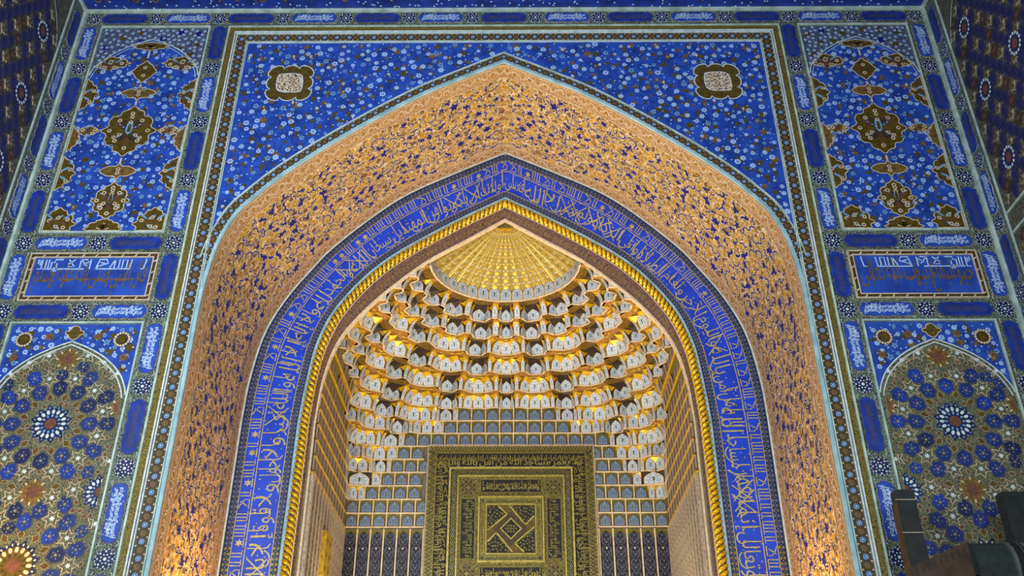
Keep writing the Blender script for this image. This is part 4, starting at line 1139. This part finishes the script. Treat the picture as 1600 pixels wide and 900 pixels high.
PAN = niche_panel('niche_panel'); PANB = niche_panel('niche_panel', blue=True)
b = MB(); mp_ = lambda u, v, h: (u, -h, v)
b.plate([(-.5, 0), (.5, 0), (.5, 1), (-.5, 1)], mp_, .010, SLAT_PALE, 0); b.plate([(-.30, .05), (.30, .05), (.30, .85), (0, .95), (-.30, .85)], mp_, .013, SLAT_BROWN); SLAT = b.mesh('slat_panel')
ORD = ['lowest', 'second', 'third', 'fourth', 'fifth', 'sixth', 'seventh', 'eighth', 'ninth', 'tenth', 'eleventh', 'twelfth', 'thirteenth', 'fourteenth', 'fifteenth']
for k in range(16):
    z0 = ZK[k]; h = (ZK[k + 1] - z0) if k < 15 else .17; Q = TN[k]
    if k < 15: t = thing('muqarnas_tier', 'honeycomb muqarnas tier of gilded cells with white arched panels, %s row from the bottom' % ORD[k], 'vault tier', (0, YF, z0), 'muqarnas tiers of the niche')
    else: t = thing('niche_ring', 'curved ring of white arched panels beneath the golden fan', 'vault ring', (0, YF, z0))
    Lc = lambda q, z: (q[0], q[1] - YF, z - z0)
    cell = cell_l = MB(); led = led_l = MB(); split_ = z0 < 6.05 and k < 15; cell_r, led_r = (MB(), MB()) if split_ else (cell, led)
    for i in range(len(Q) - 1):
        (qa, kd, bi), (qb, _, _) = Q[i], Q[i + 1]; tt = qb - qa; w_ = float(np.hypot(*tt))
        if w_ < .004: continue
        tt = tt / w_; nin = np.array([tt[1], -tt[0]]); qm = (qa + qb) / 2
        if abs(qm[0] - .06) < 1.12 and qm[1] > 4.0 and z0 < 6.05: continue    # the mihrab panel stands here
        if split_ and qm[0] > .06: cell, led = cell_r, led_r
        # ledge: a small bar standing proud of the wall
        e = nin * .022
        lm = CREAM if kd not in ('slat', 'arch') else GOLD_BRIGHT if kd == 'slat' else CREAM
        c = [Lc(qa + e, z0 - .006), Lc(qb + e, z0 - .006), Lc(qb + e, z0 + .010), Lc(qa + e, z0 + .010)]; d0 = [Lc(qa, z0 - .006), Lc(qb, z0 - .006), Lc(qb, z0 + .010), Lc(qa, z0 + .010)]
        led.face(c, lm); led.face([d0[0], d0[1], c[1], c[0]], lm); led.face([c[3], c[2], d0[2], d0[3]], lm)
        if kd == 'ring':
            cell.face([Lc(qa, z0), Lc(qb, z0), Lc(qb, z0 + h), Lc(qa, z0 + h)], FAN)
            M = Matrix(((tt[0], -nin[0], 0, qm[0]), (tt[1], -nin[1], 0, qm[1] - YF), (0, 0, 1, .012), (0, 0, 0, 1))) @ Matrix.Diagonal((w_ * .92, 1, .21, 1))
            place('niche_panel', PAN, t, M); continue
        ua, ub, um = upper(k + 1, qa), upper(k + 1, qb), upper(k + 1, qm); over = np.hypot(*(um - qm))
        fl = kd in ('slat', 'arch') and over < .06
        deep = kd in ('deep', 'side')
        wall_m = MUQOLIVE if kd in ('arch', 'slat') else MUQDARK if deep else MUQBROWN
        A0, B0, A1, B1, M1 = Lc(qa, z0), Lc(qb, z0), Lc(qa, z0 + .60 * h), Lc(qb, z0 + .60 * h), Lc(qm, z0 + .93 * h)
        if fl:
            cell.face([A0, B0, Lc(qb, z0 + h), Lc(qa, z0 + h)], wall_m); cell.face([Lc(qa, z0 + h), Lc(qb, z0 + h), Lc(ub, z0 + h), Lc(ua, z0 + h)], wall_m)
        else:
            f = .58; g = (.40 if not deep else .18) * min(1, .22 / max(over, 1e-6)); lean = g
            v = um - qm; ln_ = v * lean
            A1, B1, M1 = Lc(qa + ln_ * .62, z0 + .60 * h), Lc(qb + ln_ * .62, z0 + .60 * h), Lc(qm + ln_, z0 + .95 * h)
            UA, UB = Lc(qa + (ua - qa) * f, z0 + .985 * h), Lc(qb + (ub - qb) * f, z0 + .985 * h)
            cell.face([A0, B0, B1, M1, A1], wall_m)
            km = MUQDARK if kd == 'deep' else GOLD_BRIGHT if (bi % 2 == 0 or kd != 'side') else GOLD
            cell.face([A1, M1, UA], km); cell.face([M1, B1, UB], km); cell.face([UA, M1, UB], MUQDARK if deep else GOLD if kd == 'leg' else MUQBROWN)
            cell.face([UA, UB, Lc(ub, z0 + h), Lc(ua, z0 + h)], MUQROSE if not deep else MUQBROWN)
        if w_ < .03: continue
        if kd == 'slat': me, pw, ph = SLAT, .80, .92
        elif kd == 'arch': me, pw, ph = PANB, .84, .84
        else: me, pw, ph = PAN, .82, .96 if not deep else .90
        if kd == 'leg' and w_ < .05: pw = .9
        base = .012; lx = ly = 0.0; lz = 1.0
        if not fl:
            lv = np.array([ln_[0], ln_[1], .95 * h]); hh = float(np.linalg.norm(lv)); lx, ly, lz = lv / hh; ph *= hh / (.95 * h)
        X3 = Vector((tt[0], tt[1], 0)); Z3 = Vector((lx, ly, lz)); Z3 = (Z3 - X3 * Z3.dot(X3)).normalized(); Y3 = Z3.cross(X3)
        M = Matrix(((X3.x, Y3.x, Z3.x, qm[0]), (X3.y, Y3.y, Z3.y, qm[1] - YF), (X3.z, Y3.z, Z3.z, base), (0, 0, 0, 1))) @ Matrix.Diagonal((w_ * pw, 1, h * ph, 1))
        place('slat_panel' if me is SLAT else 'niche_panel', me, t, M)
        if kd == 'arch':
            e2 = nin * .014; p = qa
            led.face([Lc(p + tt * -.008 + e2, z0), Lc(p + tt * .008 + e2, z0), Lc(p + tt * .008 + e2, z0 + h), Lc(p - tt * .008 + e2, z0 + h)], CREAM)
    # gold bosses under the overhangs
    if 2 <= k < 15:
        for i in range(len(Q) - 3):
            if Q[i][1] == 'cell' and Q[i + 1][1] == 'cell' and Q[i][2] == Q[i + 1][2] and Q[i + 2][1] in ('cell', 'leg'):
                qm = (Q[i + 1][0] + Q[i + 2][0]) / 2 if Q[i + 2][1] == 'cell' else Q[i + 1][0]; um = upper(k + 1, qm); c = qm + (um - qm) * .78
                if np.hypot(*(um - qm)) > .09:
                    tt = Q[i + 2][0] - Q[i + 1][0]; a = math.atan2(tt[1], tt[0])
                    cell.face([(x, y - YF, h - .012) for x, y in ell(.055, .020, 10, c[0], c[1], a)][::-1], GOLD_BRIGHT)
    if 9 <= k < 15:                                       # facing wings that close each tier against the arch
        x0, x1 = AK[k] - .005, XC(z0) + .10
        for sg in (-1, 1):
            a_, b_ = (-x1, -x0) if sg < 0 else (x0, x1)
            cell.face([(a_, .015, 0), (b_, .015, 0), (b_, .015, h), (a_, .015, h)], MUQBROWN)
            led.face([(a_, -.005, -.006), (b_, -.005, -.006), (b_, -.005, .010), (a_, -.005, .010)], CREAM); led.face([(a_, .015, -.006), (b_, .015, -.006), (b_, -.005, -.006), (a_, -.005, -.006)], CREAM)
            n = max(1, round((x1 - x0) / .12))
            for i in range(n): place('niche_panel', PAN, t, Matrix.Translation((a_ + (x1 - x0) * (i + .5) / n, .015, .012)) @ Matrix.Diagonal(((x1 - x0) / n * .82, 1, h * .88, 1)))
    for c_, l_ in ((cell_l, led_l), (cell_r, led_r))[:2 if split_ else 1]: c_.build('cells', t); l_.build('ledge', t)
    if k < 15: t['label'] = 'muqarnas row of gilded cells and white arched panels, %s from the bottom of the niche' % ORD[k]

# ------------------------------------------------------------------ fan vault above the ring
t = thing('fan_vault', 'pleated golden half-dome fan at the top of the niche', 'vault', (0, YF, 7.73))
NPL = 19; zb, zt = .16, .645
def fan_pt(f, tq, depth):
    """f across pleat -1..1, tq from ring 0 to apex 1"""
    r = .965 * (1 - tq) + .05 * tq; z = zb + (zt - zb) * (tq ** .92)
    a = f * PI / NPL / 2; rr = r + depth * (1 - tq * .75)
    return (rr * math.sin(a), rr * math.cos(a), z)
b = MB(); nt = 8
for i in range(nt):
    a0, a1 = i / nt, (i + 1) / nt
    for f0, f1, d0, d1 in ((-1, -.5, -.022, .012), (-.5, .0, .012, .0), (0, .5, .0, .012), (.5, 1, .012, -.022)):
        b.face([fan_pt(f0, a0, d0), fan_pt(f1, a0, d1), fan_pt(f1, a1, d1), fan_pt(f0, a1, d0)], FAN)
for i in range(9):
    tq = .06 + i * .10; p = fan_pt(0, tq, -.004); q = fan_pt(.0, tq + .03, -.004); r = fan_pt(.35, tq, -.004)
    U = (Vector(r) - Vector(p)).normalized(); Vv = (Vector(q) - Vector(p)).normalized(); s_ = .031 * (1 - tq * .8)
    nn = U.cross(Vv); nn = nn if nn.y < 0 else -nn
    for rad, m, l in ((1, GOLD, .003), (.62, BROWN, .005), (.42, GOLD_BRIGHT, .007)):
        b.face([tuple(Vector(p) + U * (x * s_ * rad) + Vv * (y * s_ * rad) + nn * l) for x, y in ell(1, 1, 8)], m)
    if i < 7:
        for sx in (-1, 1):
            p2 = Vector(fan_pt(.55 * sx, tq + .05, .004)); b.face([tuple(p2 + U * (x * s_ * .4) + Vv * (y * s_ * .4) + nn * .004) for x, y in ell(1, 1, 6)], CREAM if i < 3 else GOLD)
# golden ribs on the crests
for f in (-1, 1):
    for i in range(nt): b.face([fan_pt(f - .10 * f, i / nt, -.024), fan_pt(f, i / nt, -.030), fan_pt(f, (i + 1) / nt, -.030), fan_pt(f - .10 * f, (i + 1) / nt, -.024)], GOLD)
PLEAT = b.mesh('fan_pleat')
for i in range(NPL):
    a = PI * (i + .5) / NPL - PI / 2; place('fan_pleat', PLEAT, t, Matrix.Rotation(-a, 4, 'Z'))
b = MB()
for i in range(6):
    for j in range(20):
        g = lambda i, j: (.14 * math.cos(i * PI / 12) * math.cos(PI * j / 20), .14 * math.cos(i * PI / 12) * math.sin(PI * j / 20), .64 - .10 * math.sin(i * PI / 12) * (1 + .12 * math.cos(10 * PI * j / 20)))
        b.face([g(i, j), g(i + 1, j), g(i + 1, j + 1), g(i, j + 1)], GOLD_BRIGHT)
b.build('apex_boss', t, smooth=True)

# ------------------------------------------------------------------ lattice panels under the tiers
LZ0, LZ1 = 2.6, 5.03
b = MB(); W2 = .5
b.plate([(-.078, 0), (.078, 0), (.078, 2.30), (.055, 2.36), (0, 2.40), (-.055, 2.36), (-.078, 2.30)], mp_, .010, LATTICE, 0)
for j in range(14):
    z = .06 + j * .165
    for sx in (-1, 1):
        b.stroke(chaikin([(0, z), (sx * .055, z + .035), (sx * .06, z + .08), (sx * .02, z + .10), (sx * .02, z + .07), (sx * .04, z + .065)], 1, False), .008, mp_, .012, LATTICE_GREY)
        b.stroke(chaikin([(0, z + .165), (sx * .05, z + .145), (sx * .065, z + .11), (sx * .035, z + .12)], 1, False), .008, mp_, .012, LATTICE_GREY)
        b.plate(ell(.010, .010, 6, sx * .058, z + .10), mp_, .0125, LATTICE_GREY)
    b.plate(star(4, .022, .010, 0, 0, z + .05), mp_, .0125, LATTICE_GREY); b.plate(ell(.012, .016, 6, 0, z + .135), mp_, .0125, CREAM if j % 3 == 0 else LATTICE_GREY)
LAT = b.mesh('lattice_panel')
for s_, n, x0, x1, nm in ((-1, 6, -2.13, -1.09, 'left'), (1, 5, 1.215, 2.13, 'right')):
    t = thing('lattice_dado', 'dark blue lattice panels between cream bars, just %s of the gold calligraphic panel' % nm, 'panelling', ((x0 + x1) / 2, YB, LZ0), 'lattice panelling of the niche back')
    c0 = (x0 + x1) / 2; mb = MB(); mb.box((x0 - c0, -.004, 0), (x1 - c0, .0, LZ1 - LZ0), MUQOLIVE); mb.build('gold_ground', t)
    w_ = (x1 - x0) / n
    for i in range(n):
        place('lattice_panel', LAT, t, Matrix.Translation((x0 - c0 + w_ * (i + .5), -.004, .0)) @ Matrix.Diagonal((w_ / .185, 1, 1, 1)))
    for i in range(n + 1):
        b = MB(); x = x0 - c0 + w_ * i; b.box((x - .009, -.03, 0), (x + .009, -.004, LZ1 - LZ0), CREAM); b.build('cream_bar', t)
for s_, nm in ((-1, 'left'), (1, 'right')):
    t = thing('slatted_dado', 'tall pale vertical bars on the %s side wall of the niche' % nm, 'panelling', (s_ * XN, YF, LZ0), 'slatted side walls of the niche')
    mb = MB(); mb.box((min(0, -s_ * .006), .0, 0), (max(0, -s_ * .006), YB - YF, LZ1 - LZ0), SLAT_BROWN); mb.build('ground', t)
    b = MB(); b.box((min(0, -s_ * .035), -.030, 0), (max(0, -s_ * .035), .030, LZ1 - LZ0), SLAT_PALE); bar = b.mesh('bar')
    for i in range(13): place('bar', bar, t, Matrix.Translation((-s_ * .006, .04 + i * .178, 0)))
    b = MB(); b.box((min(0, -s_ * .03), 0, LZ1 - LZ0 - .02), (max(0, -s_ * .03), YB - YF, LZ1 - LZ0 + .015), GOLD_BRIGHT); b.build('gold_rail', t)
    if s_ < 0:
        b = MB(); b.box((.0, .75, 1.50), (.06, 1.10, 2.0), GOLD); 
        for k in range(6): b.plate(star(6, .04, .02, 0, .84 + .17 * (k % 2), 1.58 + .16 * (k // 2)), lambda u, v, h: (h, u, v), .064, OCHRE)
        tag(b.build('gold_plaque'), 'small gilded plaque on the left niche side wall', 'plaque').location = (-XN + .035, YF, LZ0)

# ------------------------------------------------------------------ the mihrab panel
MX0, MX1, MZ1, MZ0 = -1.08, 1.20, 6.185, 2.2; mc = (MX0 + MX1) / 2; hw = (MX1 - MX0) / 2
t = thing('mihrab_panel', 'large gold and black calligraphic panel with nested square frames at the niche back', 'panel', (mc, YB - .03, MZ0))
L = lambda x, z, h: (x, -h, z - MZ0)
mb = MB(); mb.box((-hw, 0, 0), (hw, .03, MZ1 - MZ0), BLACK); mb.build('backing', t)
def ring(mb, a, b_, top_a, top_b, h, m): 
    for s_ in (-1, 1): mb.rect(min(s_ * a, s_ * b_), MZ0, max(s_ * a, s_ * b_), top_a, L, h, m, 0)
    mb.rect(-b_, top_a, b_, top_b, L, h, m, 0)
mb = MB(); ring(mb, hw - .018, hw, MZ1 - .02, MZ1, .03, SLAT_PALE); mb.build('pale_edge', t)
# zigzag border
mb = MB(); ring(mb, hw - .125, hw - .018, MZ1 - .115, MZ1 - .02, .012, GOLD_PANEL)
def zig(mb, x0, z0, x1, z1, vertical, n, m, h):
    P = []
    for i in range(n * 2 + 1):
        t_ = i / (n * 2)
        P.append(((x0 if i % 2 else x1), z0 + (z1 - z0) * t_) if vertical else (x0 + (x1 - x0) * t_, (z0 if i % 2 else z1)))
    mb.stroke(P, .012, L, h, m)
for s_ in (-1, 1):
    for dz in (0, .05): zig(mb, s_ * (hw - .115), 3.6 + dz, s_ * (hw - .028), MZ1 - .1 + dz * .5, True, 26, BLACK, .014)
    zig(mb, s_ * (hw - .10), 3.6, s_ * (hw - .043), MZ1 - .1, True, 52, BROWN, .015)
for dx in (0, .045): zig(mb, -hw + .05 + dx, MZ1 - .105, hw - .07 + dx, MZ1 - .03, False, 26, BLACK, .014)
mb.build('zigzag_border', t)
mb = MB(); ring(mb, hw - .132, hw - .125, MZ1 - .123, MZ1 - .115, .024, GOLD_PANEL); mb.build('fillet', t)
# calligraphy bands
mb = MB(); T1, T2, T3 = lettering(VERSE[24:64], .012), lettering(VERSE[60:100], .012), lettering(VERSE[:40], .012)
topz, botz = MZ1 - .345, MZ1 - .145
mb.text(T1, -hw + .15, botz - .195, (hw - .16) * 2, .16, L, .012, GOLD_RIM); mb.text(T2, -hw + .16, botz - .13, (hw - .17) * 2, .13, L, .014, GOLD_PANEL)
for s_ in (-1, 1):
    x = s_ * (hw - .245); 
    for j in range(2):
        rot = 90 if s_ < 0 else -90
        mb.text(T3 if j else T2, x + (.085 if s_ < 0 else -.085) + (-.05 * j if s_ < 0 else .05 * j), (3.5 if rot == 90 else 6.02), 2.5, .15, L, .012 + .002 * j, GOLD_PANEL, rot)
k = 0; z = 3.6
while z < MZ1 - .15:                                    # kufic uprights along the outer side of the band
    for s_ in (-1, 1):
        x = s_ * (hw - .145); mb.stroke([(x, z), (x - s_ * .055, z), (x - s_ * .055, z + .03), (x - s_ * (.02 if k % 3 else .075), z + .03)], .013, L, .016, GOLD_PANEL)
    z += .058; k += 1
x = -hw + .2
while x < hw - .2: mb.stroke([(x, MZ1 - .15), (x, MZ1 - .21), (x + .035, MZ1 - .21), (x + .035, MZ1 - .18)], .013, L, .016, GOLD_PANEL); x += .062
mb.build('outer_lettering', t)
# second frame with chain border
a1, z1 = .835, 5.86
mb = MB(); ring(mb, a1 - .028, a1, z1 - .028, z1, .045, GOLD_RIM); ring(mb, a1 - .135, a1 - .115, z1 - .135, z1 - .115, .045, GOLD_RIM); ring(mb, a1 - .115, a1 - .028, z1 - .115, z1 - .028, .020, BLACK); mb.build('chain_frame', t)
mb = MB(); z = 3.7
while z < z1 - .06:
    for s_ in (-1, 1):
        mb.stroke(ell(.030, .024, 8, s_ * (a1 - .072), z), .011, L, .024, GOLD_PANEL, True); mb.plate(ell(.010, .010, 6, s_ * (a1 - .072), z), L, .024, SKY if int(z * 18) % 2 else GOLD_PANEL)
    z += .052
x = -a1 + .10
while x < a1 - .09: mb.stroke(ell(.024, .030, 8, x, z1 - .072), .011, L, .024, GOLD_PANEL, True); mb.plate(ell(.010, .010, 6, x, z1 - .072), L, .024, GOLD_PANEL); x += .052
mb.build('chain_links', t, kind='stuff')
# third zone: bars of script with octagonal knots
a2, z2 = a1 - .135, z1 - .135; zi = 5.45; cz = (5.45 + 4.58) / 2; si = .435
mb = MB(); mb.rect(-a2, MZ0, a2, z2, L, .022, MIHRAB_LACE, 0); mb.build('inner_ground', t)
mb = MB()
def bar(mb, x0, z0, x1, z1, rot):
    w_, h_ = x1 - x0, z1 - z0
    mb.rect(x0, z0, x1, z1, L, .026, BLACK); T = lettering(VERSE[70:96], .014)
    P = chaikin([(x0, z0), ((x0 + x1) / 2, z0 - .0), (x1, z0), (x1, z1), ((x0 + x1) / 2, z1), (x0, z1)], 0); mb.stroke(P, .012, L, .034, GOLD_PANEL, True)
    if rot == 0:
        mb.text(T, x0 + .02, z0 + .015, w_ - .04, h_ * .62, L, .030, GOLD_RIM); mb.text(lettering(VERSE[20:40], .014), x0 + .02, z0 + h_ * .35, w_ - .04, h_ * .58, L, .032, GOLD_PANEL)
    elif rot == 90: mb.text(T, x0 + w_ * .72, z0 + .02, h_ - .04, w_ * .65, L, .030, GOLD_PANEL, 90); mb.text(lettering(VERSE[20:40], .014), x0 + w_ * .96, z0 + .02, h_ - .04, w_ * .55, L, .032, GOLD_PANEL, 90)
    else: mb.text(T, x0 + w_ * .3, z1 - .02, h_ - .04, w_ * .62, L, .030, GOLD_PANEL, -90); mb.text(lettering(VERSE[20:40], .014), x0 + w_ * .04, z1 - .02, h_ - .04, w_ * .55, L, .032, GOLD_PANEL, -90)
bar(mb, -.40, zi + .055, .40, z2 - .04, 0); bar(mb, -.40, 4.58 - .235, .40, 4.58 - .055, 0)
bar(mb, -a2 + .035, 4.63, -.475, 5.42, 90); bar(mb, .475, 4.63, a2 - .035, 5.42, -90)
mb.build('script_bars', t)
for s_ in (-1, 1):
    for z in (5.575, 4.44):
        b = MB(); x = s_ * (a2 - .13)
        b.plate(star(8, .125, .092, PI / 8, x, z), L, .028, BROWN, .022); b.stroke(star(8, .125, .085, PI / 8, x, z), .012, L, .034, GOLD_PANEL, True); b.stroke(star(8, .085, .05, 0, x, z), .012, L, .034, GOLD_PANEL, True); b.plate(star(4, .045, .02, 0, x, z), L, .032, GOLD_PANEL)
        for k in range(4): a = PI / 4 + k * PI / 2; b.stroke([(x + .05 * math.cos(a), z + .05 * math.sin(a)), (x + .13 * math.cos(a), z + .13 * math.sin(a))], .010, L, .033, GOLD_PANEL)
        b.build('knot', t)
# central square with its pinwheel
b = MB(); b.frame(-si, 4.58, si, 5.45, .022, L, .055, GOLD_RIM); b.frame(-si + .10, 4.68, si - .10, 5.35, .016, L, .050, GOLD_RIM); b.build('square_frame', t)
b = MB(); b.rect(-si + .02, 4.60, si - .02, 5.43, L, .030, SLAT_PALE if False else BROWN); 
Tt = lettering(VERSE[100:130], .014)
b.text(Tt, -si + .10, 5.368, 2 * si - .2, .05, L, .034, BLACK); b.rect(-si + .03, 5.356, si - .03, 5.424, L, .032, GOLD_PANEL); b.rect(-si + .03, 4.606, si - .03, 4.674, L, .032, GOLD_PANEL); b.text(Tt, -si + .10, 4.615, 2 * si - .2, .05, L, .034, BLACK)
for s_ in (-1, 1): b.rect(min(s_ * (si - .03), s_ * (si - .095)), 4.68, max(s_ * (si - .03), s_ * (si - .095)), 5.35, L, .032, GOLD_PANEL); b.text(Tt, s_ * (si - .062) - (.025), 5.30, .58, .05, L, .034, BLACK, -90)
for x in (-1, 1):
    for z in (4.64, 5.39): b.plate(ell(.022, .022, 8, x * (si - .06), z), L, .0345, BLACK); b.plate(ell(.010, .010, 6, x * (si - .06), z), L, .036, GOLD_PANEL)
b.build('square_border', t)
si2 = .319; c0 = (0, cz)
b = MB(); b.rect(-si2, cz - si2, si2, cz + si2, L, .031, OLIVE); b.build('pinwheel_ground', t)
for k in range(4):                                      # four arms and four leafy corner fields
    a = k * PI / 2; ro = lambda P: [(c0[0] + x * math.cos(a) - z * math.sin(a), c0[1] + x * math.sin(a) + z * math.cos(a)) for x, z in P]
    b = MB(); arm = ro([(-.035, .235), (.235, -.035), (si2 - .0, .05), (si2, .11), (.27, .08), (.03, si2), (-.05, si2)])
    f = ro([(.055, si2 - .01), (si2 - .01, si2 - .01), (si2 - .01, .145), (.235, .11)])
    f = ro([(-.02, si2 - .012), (si2 - .012, si2 - .012), (si2 - .012, .17), (.19, .05)])
    b.plate(f, L, .034, BLACK)
    for x, z in scatter(f, .034, 40, .012): b.plate(rot2(random.choice((LEAF, LEAF2)), random.uniform(0, 6), .019, x, z), L, .037, GOLD_PANEL)
    b.build('leafy_field', t)
    b = MB(); e = ro([(.19, .05), (si2 - .012, .17)]); e2 = ro([(-.02, si2 - .012), (.19, .05)])
    for q in (e, e2): b.stroke(q, .020, L, .048, GOLD_RIM); b.stroke(q, .02, L, .036, OLIVE)
    b.build('pinwheel_bar', t)
b = MB(); P = ell(.135, .135, 4, 0, cz); b.plate(ell(.22, .22, 4, 0, cz), L, .040, BROWN, .031); b.plate(P, L, .042, BLACK); b.stroke([(x, z) for x, z in P], .024, L, .052, GOLD_RIM, True)
for k in range(4): a = k * PI / 2 + .35; b.plate(ell(.018, .018, 8, .185 * math.cos(a), cz + .185 * math.sin(a)), L, .045, BLACK)
for k in range(5): b.stroke([(-.07 + k * .035, cz - .055 + abs(k - 2) * .02), (-.07 + k * .035, cz + .055 - abs(k - 2) * .02)], .010, L, .046, GOLD_PANEL)
for k in range(3): b.stroke([(-.06, cz - .04 + k * .04), (.06, cz - .04 + k * .04)], .009, L, .0465, GOLD_PANEL)
b.build('centre_diamond', t)

# ------------------------------------------------------------------ dark stand at lower right
t = thing('wooden_stand', 'dark wooden stand with two black posts before the right star panel', 'stand', (3.8, -.5, 0))
for x0, x1, zt_, nm in ((-.555, -.405, 4.02, 0), (.31, .55, 4.0, 1)):
    b = MB(); b.box((x0, -.06, 0), (x1, .06, zt_), DARKWOOD); po = b.build('post', t)
    if nm == 0: b = MB(); b.box((x0 - .012, -.05, 0), (x0, .06, zt_ - .10), BROWNWOOD); o = b.build('brown_side', po); o['label'] = 'brown wooden side face'
    b = MB()
    for z in (zt_ - .36, zt_ - .09): b.box((x0 - .016, -.066, z), (x1 + .004, -.06, z + .008), SLAT_PALE)
    if nm == 0: b.build('string_tie', po)
b = MB()
P = [(-.60, 2.9), (-.10, 2.9), (-.10, 3.575), (-.60, 3.37)]
for y in (-.14, -.08): b.face([(x, y, z) for x, z in (P if y == -.14 else P[::-1])], BROWNWOOD)
for i in range(4): a, c = P[i], P[(i + 1) % 4]; b.face([(a[0], -.14, a[1]), (a[0], -.08, a[1]), (c[0], -.08, c[1]), (c[0], -.14, c[1])], BROWNWOOD)
b.build('sloping_board', t)
b = MB()
for k in range(9):
    x = -.56 + k * .05; z = 3.40 + (x + .6) * .41 - .055; b.box((x, -.143, z - .05), (x + .012, -.14, z), DARKWOOD)
b.build('fringe_marks', t)
b = MB()
for i in range(14):                                     # padded dark bundle
    a0, a1 = 2 * PI * i / 14, 2 * PI * (i + 1) / 14
    g = lambda a, x: (x, -.11 + .13 * math.cos(a), 3.36 + .20 * math.sin(a))
    b.face([g(a0, -.11), g(a1, -.11), g(a1, .17), g(a0, .17)], TEALCLOTH)
for x in (-.11, .17): b.face([g(2 * PI * i / 14, x) for i in range(14)], TEALCLOTH)
b.box((-.11, -.2, 2.4), (.17, -.0, 3.3), TEALCLOTH)
tag(b.build('cloth_bundle', smooth=False), 'dark teal cloth bundle lying over the wooden stand', 'cloth').location = (3.8, -.5, 0)
b = MB()
def tube(b, x0, x1, r, m, n=16):
    g = lambda a, x: (x, -.11 + r * .75 * math.cos(a), 3.36 + r * math.sin(a))
    for i in range(n): b.face([g(2 * PI * i / n, x0), g(2 * PI * (i + 1) / n, x0), g(2 * PI * (i + 1) / n, x1), g(2 * PI * i / n, x1)], m)
    for x in (x0, x1): b.face([g(2 * PI * i / n, x) for i in range(n)], m)
tube(b, .17, .195, .208, GREYCLOTH); tube(b, .195, .255, .206, BLACKCLOTH); tube(b, .255, .262, .209, GREYCLOTH); tube(b, .262, .28, .206, BLACKCLOTH); tube(b, .28, .62, .205, GREYCLOTH)
b.box((.175, -.2, 2.4), (.62, -.0, 3.3), GREYCLOTH)
for i in range(9):
    for j in range(5):
        x = .31 + i * .035 + (.017 if j % 2 else 0); a = PI * (1.02 + -.09 * j) ; g = (-.11 + .205 * .75 * math.cos(a) - .002, 3.36 + .205 * math.sin(a) + .001)
        b.face([(x, g[0] - .002, g[1]), (x + .008, g[0] - .002, g[1]), (x + .008, g[0], g[1] + .012), (x, g[0], g[1] + .012)], BLACKCLOTH)
tag(b.build('dotted_cloth'), 'grey dotted cloth roll with black bands on the stand', 'cloth').location = (3.8, -.5, 0)

for o in list(bpy.data.objects):
    if o.users_collection == () and o.type == 'EMPTY': bpy.data.objects.remove(o)
